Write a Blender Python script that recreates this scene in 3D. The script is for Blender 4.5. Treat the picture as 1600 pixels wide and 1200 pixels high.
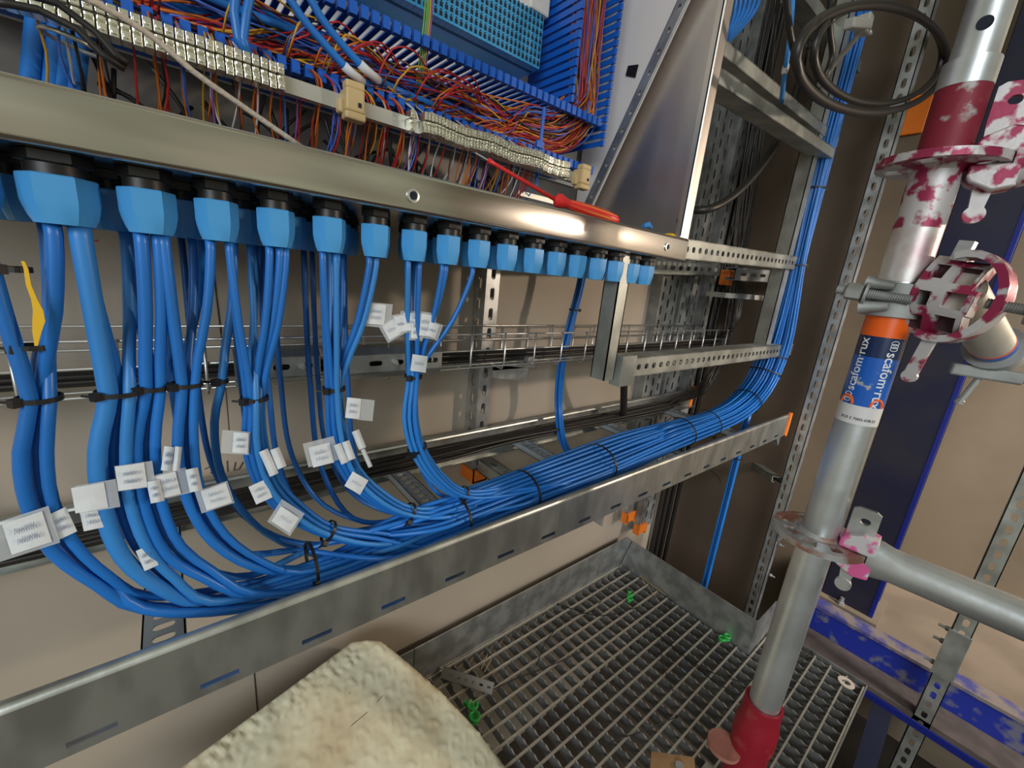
import bpy, math, random
import numpy as np
from mathutils import Vector, Matrix, noise
random.seed(7)
C = bpy.context.scene
for o in list(bpy.data.objects): bpy.data.objects.remove(o)
V = Vector
H = 1.00                      # eye height over the grating

# ------------------------------------------------------------------ camera
F = 648.067                   # focal length in pixels of the 1600 px wide frame
_vx = V((812, -93, F)).normalized(); _vy = V((-543, -225, F)).normalized()
_vd = _vx.cross(_vy); _vd = _vd if _vd.y > 0 else -_vd; _vd.normalize()
AX = [_vx, _vy, -_vd]         # world X, Y, Z axes expressed in camera space (x right, y down, z forward)
cam_d = bpy.data.cameras.new('camera'); cam = bpy.data.objects.new('camera', cam_d); C.collection.objects.link(cam)
cam_d.sensor_width = 36; cam_d.lens = F/1600*36; cam_d.clip_start = 0.02
R = Matrix([[a[0], -a[1], -a[2]] for a in AX])
cam.matrix_world = Matrix.Translation((0, 0, H)) @ R.to_4x4()
C.camera = cam

def ray(u, v):
    d = V((u-800, v-600, F)); return V([a.dot(d) for a in AX])
def P(u, v, X=None, Y=None, h=None, Z=None):
    """world point seen at photo pixel (u, v) on the plane X=, Y=, h= (height over the eye) or Z="""
    if Z is not None: h = Z-H
    d = ray(u, v)
    t = X/d.x if X is not None else Y/d.y if Y is not None else h/d.z
    p = d*t; return V((p.x, p.y, p.z+H))
def W(X, Y, h): return V((X, Y, H+h))
def uYh(u, Y, h):
    a = u-800; m = AX
    # solve for v so that the point on plane Y has height h
    k1 = m[2][0]*a+m[2][2]*F; k2 = m[1][0]*a+m[1][2]*F
    b = (h*k2-k1*Y)/(m[2][1]*Y-h*m[1][1])
    return P(u, b+600, Y=Y)

# ------------------------------------------------------------------ world + lights
wd = bpy.data.worlds.new('world'); C.world = wd; wd.use_nodes = True
nt = wd.node_tree; nt.nodes.clear()
out = nt.nodes.new('ShaderNodeOutputWorld'); bg = nt.nodes.new('ShaderNodeBackground')
tc = nt.nodes.new('ShaderNodeTexCoord'); nz = nt.nodes.new('ShaderNodeTexNoise'); cr = nt.nodes.new('ShaderNodeValToRGB')
nz.inputs['Scale'].default_value = 4.2; nz.inputs['Detail'].default_value = 2
els = cr.color_ramp.elements
els[0].position = .30; els[0].color = (.05, .045, .04, 1); els[1].position = .72; els[1].color = (.85, .86, .82, 1)
for p_, c_ in [(.42, (.30, .25, .19, 1)), (.50, (.30, .35, .25, 1)), (.58, (.52, .44, .34, 1)), (.64, (.42, .52, .36, 1))]:
    e = els.new(p_); e.color = c_
nt.links.new(tc.outputs['Generated'], nz.inputs['Vector']); nt.links.new(nz.outputs['Fac'], cr.inputs[0])
nt.links.new(cr.outputs[0], bg.inputs[0]); nt.links.new(bg.outputs[0], out.inputs[0]); bg.inputs[1].default_value = 0.72

def area(name, loc, target, size, energy, color, sy=None):
    l = bpy.data.lights.new(name, 'AREA'); l.energy = energy; l.color = color; l.size = size
    if sy: l.shape = 'RECTANGLE'; l.size_y = sy
    o = bpy.data.objects.new(name, l); C.collection.objects.link(o)
    o.location = loc; o.rotation_euler = (V(target)-V(loc)).to_track_quat('-Z', 'Y').to_euler(); return o
area('daylight_opening', (-2.4, -2.2, 2.0), (0.3, 0.7, 0.5), 2.0, 76, (.88, .95, 1.0), 1.6)
sl = bpy.data.lights.new('work_lamp', 'SPOT'); sl.energy = 46; sl.color = (1.0, .82, .64); sl.shadow_soft_size = .045; sl.spot_size = 1.02; sl.spot_blend = .75
so = bpy.data.objects.new('work_lamp', sl); C.collection.objects.link(so); so.location = (1.86, -1.0, 1.30)
so.rotation_euler = (V((.42, .755, .72))-V((1.86, -1.0, 1.30))).to_track_quat('-Z', 'Y').to_euler()
rb = area('right_bay_opening', (1.3, -2.0, 1.9), (2.1, -.55, .9), .6, 20, (1.0, .93, .88)); rb.data.spread = 1.1
C.view_settings.view_transform = 'Standard'; C.view_settings.look = 'None'
C.view_settings.exposure = 0.22; C.view_settings.gamma = 1; C.view_settings.use_curve_mapping = False

# ------------------------------------------------------------------ materials
MATS = {}
def mat(name, col, rough=.5, metal=0., bump=0., bscale=40., var=0., vscale=6., col2=None, lo=.4, hi=.6, coat=0., stretch=None, alpha=1., detail=4.):
    if name in MATS: return MATS[name]
    m = bpy.data.materials.new(name); m.use_nodes = True; n = m.node_tree.nodes; L = m.node_tree.links
    b = n['Principled BSDF']; b.inputs['Base Color'].default_value = (*col, 1)
    b.inputs['Roughness'].default_value = rough; b.inputs['Metallic'].default_value = metal
    if coat: b.inputs['Coat Weight'].default_value = coat
    if alpha < 1: b.inputs['Alpha'].default_value = alpha
    t = n.new('ShaderNodeTexCoord'); vec = t.outputs['Object']
    if stretch:
        mp = n.new('ShaderNodeMapping'); mp.inputs['Scale'].default_value = stretch; L.new(vec, mp.inputs[0]); vec = mp.outputs[0]
    if col2 is None and var: col2 = tuple(max(0, c*(1-var)) for c in col)
    if col2 is not None:
        z = n.new('ShaderNodeTexNoise'); z.inputs['Scale'].default_value = vscale; z.inputs['Detail'].default_value = detail
        L.new(vec, z.inputs['Vector'])
        r = n.new('ShaderNodeValToRGB'); r.color_ramp.elements[0].position = lo; r.color_ramp.elements[1].position = hi
        r.color_ramp.elements[0].color = (*col2, 1); r.color_ramp.elements[1].color = (*col, 1)
        L.new(z.outputs['Fac'], r.inputs[0]); L.new(r.outputs[0], b.inputs['Base Color'])
        if metal:
            q = n.new('ShaderNodeMapRange'); q.inputs['To Min'].default_value = rough*.8; q.inputs['To Max'].default_value = min(1, rough*1.25)
            L.new(z.outputs['Fac'], q.inputs[0]); L.new(q.outputs[0], b.inputs['Roughness'])
    if bump:
        z2 = n.new('ShaderNodeTexNoise'); z2.inputs['Scale'].default_value = bscale; z2.inputs['Detail'].default_value = 5
        bp = n.new('ShaderNodeBump'); bp.inputs['Strength'].default_value = bump; bp.inputs['Distance'].default_value = .002
        L.new(vec, z2.inputs['Vector']); L.new(z2.outputs['Fac'], bp.inputs['Height']); L.new(bp.outputs[0], b.inputs['Normal'])
    MATS[name] = m; return m
GALV = mat('galvanised', (.60, .62, .62), .42, .85, .12, 60, .32, 22)
GALVD = mat('galvanised_dull', (.40, .41, .40), .6, .6, .2, 60, .4, 14)
RAIL = mat('tray_rail_galvanised', (.62, .64, .61), .36, .9, .08, 90, .25, 30, stretch=(1, 1, .35))
STRUT = mat('strut_zinc', (.50, .52, .49), .45, .75, .1, 80, .3, 15)
STEEL = mat('stainless', (.66, .63, .58), .17, 1.0, .02, 150, .08, 4, stretch=(.25, .25, 9))
STEELV = mat('stainless_side', (.80, .73, .67), .38, 1.0, .03, 150, .1, 5, stretch=(8, 3, .4))
WIRE = mat('bright_wire', (.66, .66, .64), .35, .85)
TERM = mat('terminal_plated', (.90, .88, .76), .25, .9, .1, 120, .25, 40)
ALU = mat('rail_zinc', (.52, .52, .48), .45, .6)
BLUE = mat('blue_pvc', (.018, .19, .64), .36, 0, .03, 50, .25, 5)
BLUE2 = mat('blue_pvc_light', (.04, .26, .70), .42, 0, .03, 50, .2, 5)
CAP = mat('gland_blue', (.075, .35, .73), .36, 0, .04, 60, .1, 9)
DUCT = mat('duct_blue', (.006, .10, .50), .38)
TBLUE = mat('terminal_blue', (.04, .30, .58), .5)
BLACK = mat('black_plastic', (.012, .011, .011), .42)
BLKC = mat('black_cable', (.022, .019, .017), .42, 0, .1, 60)
HOLE = mat('dark_recess', (.01, .015, .025), .9)
WALL = mat('wall_beige', (.46, .39, .315), .62, 0, .12, 12, .13, 1.8)
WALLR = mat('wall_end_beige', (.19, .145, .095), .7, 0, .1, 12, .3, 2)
FLOORM = mat('floor_dusty', (.10, .075, .055), .85, 0, .3, 20, .35, 5)
CONC = mat('ledge_screed', (.22, .17, .12), .85, 0, .2, 30, .2, 6)
WHITEP = mat('panel_white', (.70, .66, .60), .45, 0, .03, 30, .06, 4)
LEAN = mat('loose_panel_pale', (.82, .75, .72), .45, .0, .05, 20, .1, 5)
PAPER = mat('paper', (.74, .77, .80), .7, 0, .15, 60, .08, 60)
TAPE = mat('clear_tape', (.75, .78, .8), .2, 0, alpha=.35)
INK = mat('ink_blue', (.25, .33, .48), .7)
INKK = mat('pencil', (.04, .035, .03), .8)
ORANGE = mat('orange_plastic', (.82, .20, .02), .45)
BEIGE = mat('clamp_beige', (.55, .40, .20), .5)
RED = mat('tool_red', (.75, .03, .03), .35)
TOOLO = mat('tool_orange', (.85, .28, .04), .4)
CREAM = mat('insulation_cream', (.72, .67, .49), .8, 0, .9, 26, col2=(.58, .48, .31), vscale=7, lo=.30, hi=.52)
NAVY = mat('navy_paint', (.007, .008, .035), .42, 0, .06, 40, col2=(.018, .017, .03), vscale=5)
NAVYE = mat('navy_edge', (.010, .018, .19), .28, 0, .1, 60)
BEAM = mat('beam_blue', (.012, .028, .31), .45, 0, .2, 60, col2=(.15, .15, .22), vscale=22, lo=.36, hi=.46, detail=9)
BEAMT = mat('beam_dust', (.06, .06, .22), .8, 0, .3, 60, col2=(.22, .18, .16), vscale=22, lo=.42, hi=.58)
TUBE = mat('scaffold_zinc', (.68, .71, .73), .36, .8, .15, 50, .25, 9)
TUBER = mat('scaffold_red_paint', (.22, .010, .028), .55, .1, .3, 60, col2=(.40, .37, .36), vscale=42, lo=.33, hi=.42, detail=9)
REDC = mat('collar_red', (.30, .010, .025), .42, 0, .25, 50, col2=(.36, .08, .08), vscale=22, lo=.30, hi=.42)
PINK = mat('scaffold_pink_spray', (.55, .52, .52), .45, .3, .3, 50, col2=(.30, .02, .07), vscale=38, lo=.46, hi=.52, detail=9)
PINKH = mat('wedge_head_pink', (.66, .11, .30), .5, 0, .4, 70, col2=(.56, .52, .54), vscale=45, lo=.46, hi=.52, detail=8)
LORNG = mat('label_orange', (.90, .13, .01), .3, col2=(.42, .40, .37), vscale=45, lo=.30, hi=.33)
LBLUE = mat('label_blue', (.01, .11, .50), .25, col2=(.42, .42, .42), vscale=36, lo=.30, hi=.33)
LNAVY = mat('label_navy', (.01, .025, .09), .25, col2=(.40, .40, .40), vscale=36, lo=.28, hi=.31)
LWHITE = mat('label_white', (.70, .68, .68), .5)
WHITE = mat('lettering_white', (.80, .82, .85), .5)
GREEN = mat('green_plastic', (.03, .42, .07), .45)
YEL = mat('yellow_plastic', (.80, .48, .02), .4)
ROPE = mat('rope', (.50, .42, .34), .85, 0, .8, 220)
STICK = mat('dry_straw', (.40, .26, .12), .8)
WC = {'red': (.42, .015, .015), 'orange': (.55, .14, .015), 'yellow': (.55, .30, .02), 'blue': (.06, .14, .55), 'brown': (.12, .04, .02),
      'violet': (.24, .06, .26), 'black': (.015, .013, .013), 'white': (.6, .58, .6), 'green': (.15, .33, .06)}
for k, c in WC.items(): mat('wire_'+k, c, .4)

# ------------------------------------------------------------------ mesh helpers
class MB:
    def __init__(s): s.v = []; s.f = []; s.m = []; s.mi = 0
    def add(s, vs, fs):
        b = len(s.v); s.v += [V(p) for p in vs]; s.f += [tuple(i+b for i in f) for f in fs]; s.m += [s.mi]*len(fs); return s
    def frame(s, c, ax, ay, az, sx, sy, sz):
        vs = [c+ax*(x*sx/2)+ay*(y*sy/2)+az*(z*sz/2) for x in (-1, 1) for y in (-1, 1) for z in (-1, 1)]
        return s.add(vs, [(0, 1, 3, 2), (4, 6, 7, 5), (0, 4, 5, 1), (2, 3, 7, 6), (0, 2, 6, 4), (1, 5, 7, 3)])
    def box(s, c, sx, sy, sz): return s.frame(V(c), V((1, 0, 0)), V((0, 1, 0)), V((0, 0, 1)), sx, sy, sz)
    def span(s, a, b): 
        a, b = V(a), V(b); return s.box((a+b)/2, abs(b.x-a.x), abs(b.y-a.y), abs(b.z-a.z))
    def loft(s, loops, cap=True, closed=False):
        n = len(loops[0]); b = len(s.v); vs = [p for l in loops for p in l]; fs = []
        K = len(loops)
        for i in range(K if closed else K-1):
            for j in range(n):
                a, c = i*n+j, i*n+(j+1) % n; d, e = ((i+1) % K)*n+j, ((i+1) % K)*n+(j+1) % n
                fs.append((a, c, e, d))
        if cap and not closed: fs += [tuple(reversed(range(n))), tuple(range((K-1)*n, K*n))]
        return s.add(vs, fs)
    def tube(s, pts, r, seg=8, closed=False, rs=None):
        pts = [V(p) for p in pts]; n = len(pts); T = []
        for i in range(n):
            a = pts[(i-1) % n] if (i or closed) else pts[0]; b = pts[(i+1) % n] if (i < n-1 or closed) else pts[-1]
            T.append((b-a).normalized())
        N = T[0].orthogonal().normalized(); loops = []
        for i in range(n):
            N = (N-T[i]*N.dot(T[i])).normalized(); B = T[i].cross(N); q = rs[i] if rs else r
            loops.append([pts[i]+(N*math.cos(2*math.pi*k/seg)+B*math.sin(2*math.pi*k/seg))*q for k in range(seg)])
        return s.loft(loops, True, closed)
    def lathe(s, c, axis, prof, seg=24, ref=None):
        """prof: list of (radius, height along axis)"""
        c, axis = V(c), V(axis).normalized(); N = (V(ref)-axis*V(ref).dot(axis)).normalized() if ref else axis.orthogonal().normalized(); B = axis.cross(N)
        return s.loft([[c+axis*h+(N*math.cos(2*math.pi*k/seg)+B*math.sin(2*math.pi*k/seg))*max(r, 1e-5) for k in range(seg)] for r, h in prof])
    def prism(s, poly, d):
        d = V(d); poly = [V(p) for p in poly]; return s.loft([poly, [p+d for p in poly]])
    def cell(s, fn, s0, s1, w0, w1, hs0, hs1, hw0, hw1, n=16, sq=False):
        """a patch of sheet with one hole; fn(s,w) -> (front, back)"""
        o = []
        per = n//4
        for k in range(per): o.append((s0+(s1-s0)*k/per, w0))
        for k in range(per): o.append((s1, w0+(w1-w0)*k/per))
        for k in range(per): o.append((s1-(s1-s0)*k/per, w1))
        for k in range(per): o.append((s0, w1-(w1-w0)*k/per))
        cs, cw, rs, rw = (hs0+hs1)/2, (hw0+hw1)/2, (hs1-hs0)/2, (hw1-hw0)/2
        inn = []
        m = min(rs, rw)
        if sq:
            for (u_, w_) in o:
                inn.append((hs0+(hs1-hs0)*(u_-s0)/(s1-s0), hw0+(hw1-hw0)*(w_-w0)/(w1-w0)))
        for k in range(0 if sq else n):
            a = math.atan2(-1, -1)+2*math.pi*k/n; ca, sa = math.cos(a), math.sin(a)
            # stadium: circle of radius m at the ends of the long axis
            x, y = ca*m, sa*m
            x += math.copysign(rs-m, ca) if abs(ca) > 1e-6 else 0; y += math.copysign(rw-m, sa) if abs(sa) > 1e-6 else 0
            inn.append((cs+x, cw+y))
        vs = []
        for q in o+inn: vs.append(fn(*q)[0])
        for q in o+inn: vs.append(fn(*q)[1])
        fs = []
        for k in range(n):
            j = (k+1) % n
            fs += [(k, j, n+j, n+k), (2*n+k, 3*n+k, 3*n+j, 2*n+j), (n+k, n+j, 3*n+j, 3*n+k)]
        s.add(vs, fs)
    def sheet(s, O, L, Wd, length, width, t, slots, sq=False):
        """flat strip from O along L (unit) and Wd (unit) with slots [(s0,s1,w0,w1)] in order"""
        O, L, Wd = V(O), V(L).normalized(), V(Wd).normalized(); N = L.cross(Wd)*t
        fn = lambda a, b: (O+L*a+Wd*b, O+L*a+Wd*b-N)
        def solid(a, b):
            if b-a > 1e-6: s.add([*fn(a, 0), *fn(b, 0), *fn(b, width), *fn(a, width)], [(0, 2, 4, 6), (1, 7, 5, 3), (0, 1, 3, 2), (4, 5, 7, 6)])
        cur = 0
        for (a, b, c, d) in slots:
            if a <= cur+.002 or b > length-.002: continue
            m = .002; solid(cur, a-m); s.cell(fn, a-m, b+m, 0, width, a, b, c, d, 16, sq); 
            e0 = [*fn(a-m, 0), *fn(b+m, 0)]; s.add(e0, [(0, 1, 3, 2)]); e1 = [*fn(a-m, width), *fn(b+m, width)]; s.add(e1, [(0, 2, 3, 1)])
            cur = b+m
        solid(cur, length)
        s.add([*fn(0, 0), *fn(0, width)], [(0, 2, 3, 1)]); s.add([*fn(length, 0), *fn(length, width)], [(0, 1, 3, 2)])
        return s
    def build(s, name, m, parent=None, smooth=False, loc=None, bevel=0):
        me = bpy.data.meshes.new(name)
        if parent is not None: o0 = wloc(parent)
        elif loc is not None: o0 = V(loc)
        else:
            xs = [min(p[i] for p in s.v) for i in range(3)]; ys = [max(p[i] for p in s.v) for i in range(3)]
            o0 = V(((xs[0]+ys[0])/2, (xs[1]+ys[1])/2, xs[2]))
        me.from_pydata([tuple(p-o0) for p in s.v], [], s.f)
        for mm in (m if isinstance(m, (list, tuple)) else [m]): me.materials.append(mm)
        if any(s.m): me.polygons.foreach_set('material_index', s.m)
        if smooth: me.polygons.foreach_set('use_smooth', [True]*len(s.f))
        me.update()
        o = bpy.data.objects.new(name, me); C.collection.objects.link(o)
        if parent is not None: o.parent = parent; WL[o.name] = o0
        else: o.location = o0; WL[o.name] = o0
        if bevel:
            b = o.modifiers.new('b', 'BEVEL'); b.width = bevel; b.segments = 2; b.limit_method = 'ANGLE'
        if smooth == 2:
            pass
        return o
WL = {}
def wloc(o): return WL[o.name]
def tag(o, label=None, cat=None, group=None, kind=None):
    if label: o['label'] = label
    if cat: o['category'] = cat
    if group: o['group'] = group
    if kind: o['kind'] = kind
    return o
def thing(name, loc, label, cat, group=None):
    o = bpy.data.objects.new(name, None); C.collection.objects.link(o); o.location = loc; o.empty_display_size = .02
    WL[o.name] = V(loc); return tag(o, label, cat, group)
def ssm(o, ang=35):
    """shade smooth with sharp edges"""
    me = o.data; me.polygons.foreach_set('use_smooth', [True]*len(me.polygons)); 
    try: me.set_sharp_from_angle(angle=math.radians(ang))
    except Exception: pass
    return o
def clone(o, parent=None, off=V((0, 0, 0))):
    c = o.copy(); C.collection.objects.link(c); WL[c.name] = WL[o.name]+off
    if parent is not None: c.parent = parent
    else: c.location = V(o.location)+off
    for ch in [x for x in o.children]: clone(ch, c, off)
    return c
def cr_spline(pts, step=.012):
    pts = [V(p) for p in pts]; q = [pts[0]*2-pts[1]]+pts+[pts[-1]*2-pts[-2]]; res = []
    for i in range(1, len(q)-2):
        p0, p1, p2, p3 = q[i-1:i+3]
        t0 = 0; t1 = t0+max((p1-p0).length, 1e-6)**.5; t2 = t1+max((p2-p1).length, 1e-6)**.5; t3 = t2+max((p3-p2).length, 1e-6)**.5
        n = max(1, int((p2-p1).length/step))
        for k in range(n):
            t = t1+(t2-t1)*k/n
            A1 = p0*((t1-t)/(t1-t0))+p1*((t-t0)/(t1-t0)); A2 = p1*((t2-t)/(t2-t1))+p2*((t-t1)/(t2-t1)); A3 = p2*((t3-t)/(t3-t2))+p3*((t-t2)/(t3-t2))
            B1 = A1*((t2-t)/(t2-t0))+A2*((t-t0)/(t2-t0)); B2 = A2*((t3-t)/(t3-t1))+A3*((t-t1)/(t3-t1))
            res.append(B1*((t2-t)/(t2-t1))+B2*((t-t1)/(t2-t1)))
    res.append(pts[-1]); return res
X_, Y_, Z_ = V((1, 0, 0)), V((0, 1, 0)), V((0, 0, 1))
def nth(n): return f'{n}'+('th' if 10 <= n % 100 <= 20 else {1: 'st', 2: 'nd', 3: 'rd'}.get(n % 10, 'th'))
ORD = ['first', 'second', 'third', 'fourth', 'fifth', 'sixth', 'seventh', 'eighth', 'ninth', 'tenth', 'eleventh', 'twelfth', 'thirteenth', 'fourteenth',
       'fifteenth', 'sixteenth', 'seventeenth', 'eighteenth', 'nineteenth', 'twentieth']
def slots_along(length, pitch, ln, w0, w1, start=.02):
    r = []; s = start
    while s+ln < length-.003: r.append((s, s+ln, w0, w1)); s += pitch
    return r
def profile(mb, A, B, web, w=.041, d=.041, pitch=.05, ln=.028, sw=.012, t=.002, lip=.008, side_slots=False, slots=True):
    """C-channel from A to B; web = outward normal of the slotted face; A, B run along the middle of the web"""
    A, B = V(A), V(B); L = (B-A); n = L.length; L.normalize(); N = V(web); N = (N-L*N.dot(L)).normalized(); S = N.cross(L)
    sl = slots_along(n, pitch, ln, w/2-sw/2, w/2+sw/2) if slots else []
    O = A-S*(w/2)
    mb.sheet(O, L, S, n, w, -t if (L.cross(S)).dot(N) < 0 else t, sl)
    for sg in (-1, 1):
        E = A+S*(sg*w/2)
        if side_slots:
            mb.sheet(E-N*t, L, -N, n, d-t, t*sg*(1 if (L.cross(-N)).dot(S) > 0 else -1), slots_along(n, pitch, ln, d/2-sw/2, d/2+sw/2, .02+pitch/2))
        else:
            mb.frame((E+E+L*n)/2-N*(d/2)-S*(sg*t/2), L, N, S, n, d, t)
        if lip: mb.frame(E+L*n/2-N*(d-t/2)-S*(sg*lip/2), L, S, N, n, lip, t)
    return mb

# ================================================================== THE SETTING
wb = MB().span((-1.5, .755, -.6), (2.1, .80, 2.6)).build('wall_back', WALL); tag(wb, 'beige sheet wall behind the cable tray', kind='structure')
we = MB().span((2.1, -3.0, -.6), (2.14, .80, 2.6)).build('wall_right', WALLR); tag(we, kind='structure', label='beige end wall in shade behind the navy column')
fl = MB().span((-1.5, -3.0, -.62), (2.1, .755, -.58)).build('floor', FLOORM); tag(fl, kind='structure', label='dusty brown floor far below the grating')
wp = MB().span((1.62, .40, -.6), (1.68, .755, 2.6)).build('wall_guessed_return', mat('wall_shade_brown', (.135, .098, .068), .7, 0, .1, 12, .25, 2)); tag(wp, kind='structure', label='dark brown wall return in the shaded corner behind the cable uprights')  # guessed wall, added; its dark brown stands in for the corner's shade
led = MB().span((1.655, -3.0, -.30), (2.1, .235, .010)).build('trim_1', CONC); tag(led, kind='structure', label='beige screed ledge behind the blue floor beam')
for (u, v0, v1) in [(396, 1040, 1150), (3, 1120, 1300)]:
    a = P(u, v0, Y=.754); a.z = min(a.z, H-.60); b = V((a.x, a.y, -.55))
    MB().frame((a+b)/2, X_, Y_, Z_, .0012, .002, a.z-b.z).build('panel_joint', INKK, wb)
a, b, c_ = P(329, 388, Y=.7545), P(345, 520, Y=.7545), P(358, 672, Y=.7545)
mb = MB(); mb.tube([a, b], .0011, 4); mb.tube([b, c_], .0006, 4); mb.build('pen_line', INKK, wb)
mb = MB()
for st in [[(320, 733), (334, 727), (330, 740)], [(355, 720), (356, 737)], [(368, 722), (366, 735), (374, 733), (380, 722)]]:
    mb.tube([P(u, v, Y=.7545) for u, v in st], .0009, 4)
mb.build('handwriting', INKK, wb)
MB().tube([P(142, 376, Y=.7545), P(153, 376, Y=.7545)], .0009, 4).build('red_mark', RED, wb)

# ---- floor beam, column, brace
def hbeam(mb, A, B, up, w, hgt, tf=.012, tw=.009):
    A, B = V(A), V(B); L = (B-A); n = L.length; L.normalize(); U = V(up); S = L.cross(U).normalized(); c = (A+B)/2
    mb.frame(c+U*(hgt/2-tf/2), L, S, U, n, w, tf); mb.frame(c-U*(hgt/2-tf/2), L, S, U, n, w, tf); mb.frame(c, L, S, U, n, tw, hgt-2*tf)
t = thing('floor_beam', (1.62, 0, -.10), 'scuffed bright blue steel beam along the edge of the grating', 'steel beam')
MB().span((1.600, -1.6, .012), (1.655, .232, .022)).build('top_flange', BEAMT, t)
MB().span((1.602, -1.6, -.070), (1.612, .232, .0115)).build('web', BEAM, t)
MB().span((1.50, -1.6, -.085), (1.655, .232, -.0705)).build('lower_flange', mat('flange_dust', (.11, .085, .075), .8, 0, .3, 60, .3, 20), t)
MB().span((1.492, -1.6, -.105), (1.499, .232, -.086)).build('lower_edge', NAVYE, t)
# column
cx0, cx1, cy0, cy1 = 1.70, 1.84, .081, .218
t = thing('steel_column', (1.77, .15, .02), 'tall navy blue steel column standing behind the scaffold tube', 'column')
MB().span((cx0, cy0, .02), (cx0+.009, cy1, 2.6)).build('front_flange', NAVY, t, bevel=.002)
MB().span((cx0-.001, cy0-.004, .02), (cx0+.011, cy0+.009, 2.6)).build('flange_edge', NAVYE, t, bevel=.002)
MB().span((cx1-.009, cy0, .02), (cx1, cy1, 2.6)).build('rear_flange', NAVY, t)
MB().span((cx0+.009, .146, .02), (cx1-.009, .152, 2.6)).build('web', NAVY, t)
MB().span((cx0-.025, cy0-.02, .0105), (cx1+.02, .23, .020)).build('base_plate', CONC, t)
mb = MB(); mb.lathe((cx0-.013, .16, .02), Z_, [(.010, 0), (.010, .009), (.006, .010), (.006, .026)], 6); ssm(mb.build('anchor_bolt', GALVD, t))
# brace under the grating edge
q0, q1 = P(1385, 1085, h=-1.09), P(1325, 1290, h=-1.45)
t = thing('diagonal_brace', q0, 'dark blue sloping brace below the corner of the grating', 'brace')
mb = MB(); d = (q1-q0).normalized(); mb.frame((q0+q1)/2, d, Y_, d.cross(Y_).normalized(), (q1-q0).length, .045, .045); mb.build('bar', NAVY, t)
MB().box(q0+V((.02, 0, .0)), .09, .06, .012).build('end_plate', NAVY, t)

# ---- grating platform with toe boards
GZ = 0.0
t = thing('floor_grating', (1.2, .5, -.03), 'galvanised serrated steel floor grating at the foot of the wall', 'grating')
def bars(x0, x1, y0, y1, mb, mb2):
    x = x0
    while x <= x1+1e-4:
        n = int((y1-y0)/.00475); top = []
        for k in range(n+1):
            yy = y0+(y1-y0)*k/n; top.append(V((x, yy, GZ-.0020*(1-math.cos(k*math.pi/2)))))
        vs = []; fs = []
        for p in top:
            vs += [p+V((-.0016, 0, 0)), p+V((.0016, 0, 0)), V((p.x-.0016, p.y, GZ-.03)), V((p.x+.0016, p.y, GZ-.03))]
        for k in range(len(top)-1):
            i = 4*k; j = i+4; fs += [(i, j, j+1, i+1), (i, i+2, j+2, j), (i+1, j+1, j+3, i+3), (i+2, i+3, j+3, j+2)]
        mb.add(vs, fs); x += .0340
    y = y0
    while y <= y1+1e-4:
        mb2.span((x0, y-.0018, GZ-.006), (x1, y+.0018, GZ+.001)); y += .0380
m1, m2 = MB(), MB(); bars(-.12, 1.21, .030, .715, m1, m2); bars(1.240, 1.385, .030, .262, m1, m2)
y = .030
while y < .262: m2.span((1.208, y-.0018, GZ-.006), (1.242, y+.0018, GZ+.001)); y += .038
m1.build('bearing_bars', mat('bar_zinc', (.27, .275, .27), .5, .6, .2, 60, .3, 14), t); m2.build('cross_rods', mat('cross_rod_zinc', (.55, .50, .42), .5, .6), t)
mb = MB(); mb.span((-.12, .024, -.032), (1.40, .027, .002)); mb.span((1.397, .024, -.032), (1.40, .26, .002)); mb.build('edge_band', GALV, t)
TOE = .112
t = thing('toe_board', (.9, .72, 0), 'galvanised toe board along the beige wall, left of the grating corner', 'toe board')
mb = MB(); xs_ = P(646, 1030, Y=.72).x; mb.span((xs_+.001, .717, -.02), (1.221, .721, TOE)); mb.build('board', GALV, t)
mb = MB(); mb.span((.10, .717, -.02), (xs_-.001, .721, TOE)); mb.build('board', GALV, t)
t = thing('toe_board', (1.22, .5, 0), 'galvanised toe board at the far end of the grating, below the blue cables', 'toe board')
mb = MB(); mb.span((1.217, .266, -.02), (1.221, .7165, TOE)); mb.span((1.221, .264, -.02), (1.36, .268, TOE)); mb.build('board', GALV, t)

# washer, clips, ties, straw on the grating
mb = MB(); c0 = P(1322, 1067, Z=.004); fn = lambda a, w: (c0+V((math.cos(a)*w, math.sin(a)*w, .003)), c0+V((math.cos(a)*w, math.sin(a)*w, 0)))
k = 32
mb.loft([[c0+V((math.cos(2*math.pi*i/k)*r, math.sin(2*math.pi*i/k)*r, z)) for i in range(k)] for r, z in [(.0095, 0), (.019, 0), (.019, .003), (.0095, .003)]], False, True)
tag(ssm(mb.build('washer', mat('washer_pale', (.75, .64, .55), .5, .3))), 'large pale steel washer lying on the corner of the grating', 'washer')
def clip(u, v, s, rot, lab):
    s *= .8
    c = P(u, v, Z=.012); mb = MB(); r = Matrix.Rotation(rot, 3, 'Z')
    for k in (-1, 1):
        mb.tube([c+r@V((.012*s*math.cos(a)+k*.012*s, .012*s*math.sin(a), .004+.003*k)) for a in [2*math.pi*i/14 for i in range(13)]], .0035*s, 6)
    mb.frame(c+V((0, 0, -.006)), r@X_, r@Y_, Z_, .05*s, .014*s, .006)
    mb.frame(c+r@V((.02*s, .012*s, 0)), r@V((.8, .6, 0)), r@V((-.6, .8, 0)), Z_, .022*s, .006*s, .012)
    tag(ssm(mb.build('plastic_clip', GREEN)), lab, 'plastic clip')
clip(740, 1112, 1.15, 1.2, 'green plastic clip on the grating beside the insulation board')
clip(985, 933, .85, .4, 'green plastic clip on the grating near the far toe board corner')
clip(1132, 997, .85, -.5, 'green plastic clip on the grating below the far end toe board')
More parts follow.
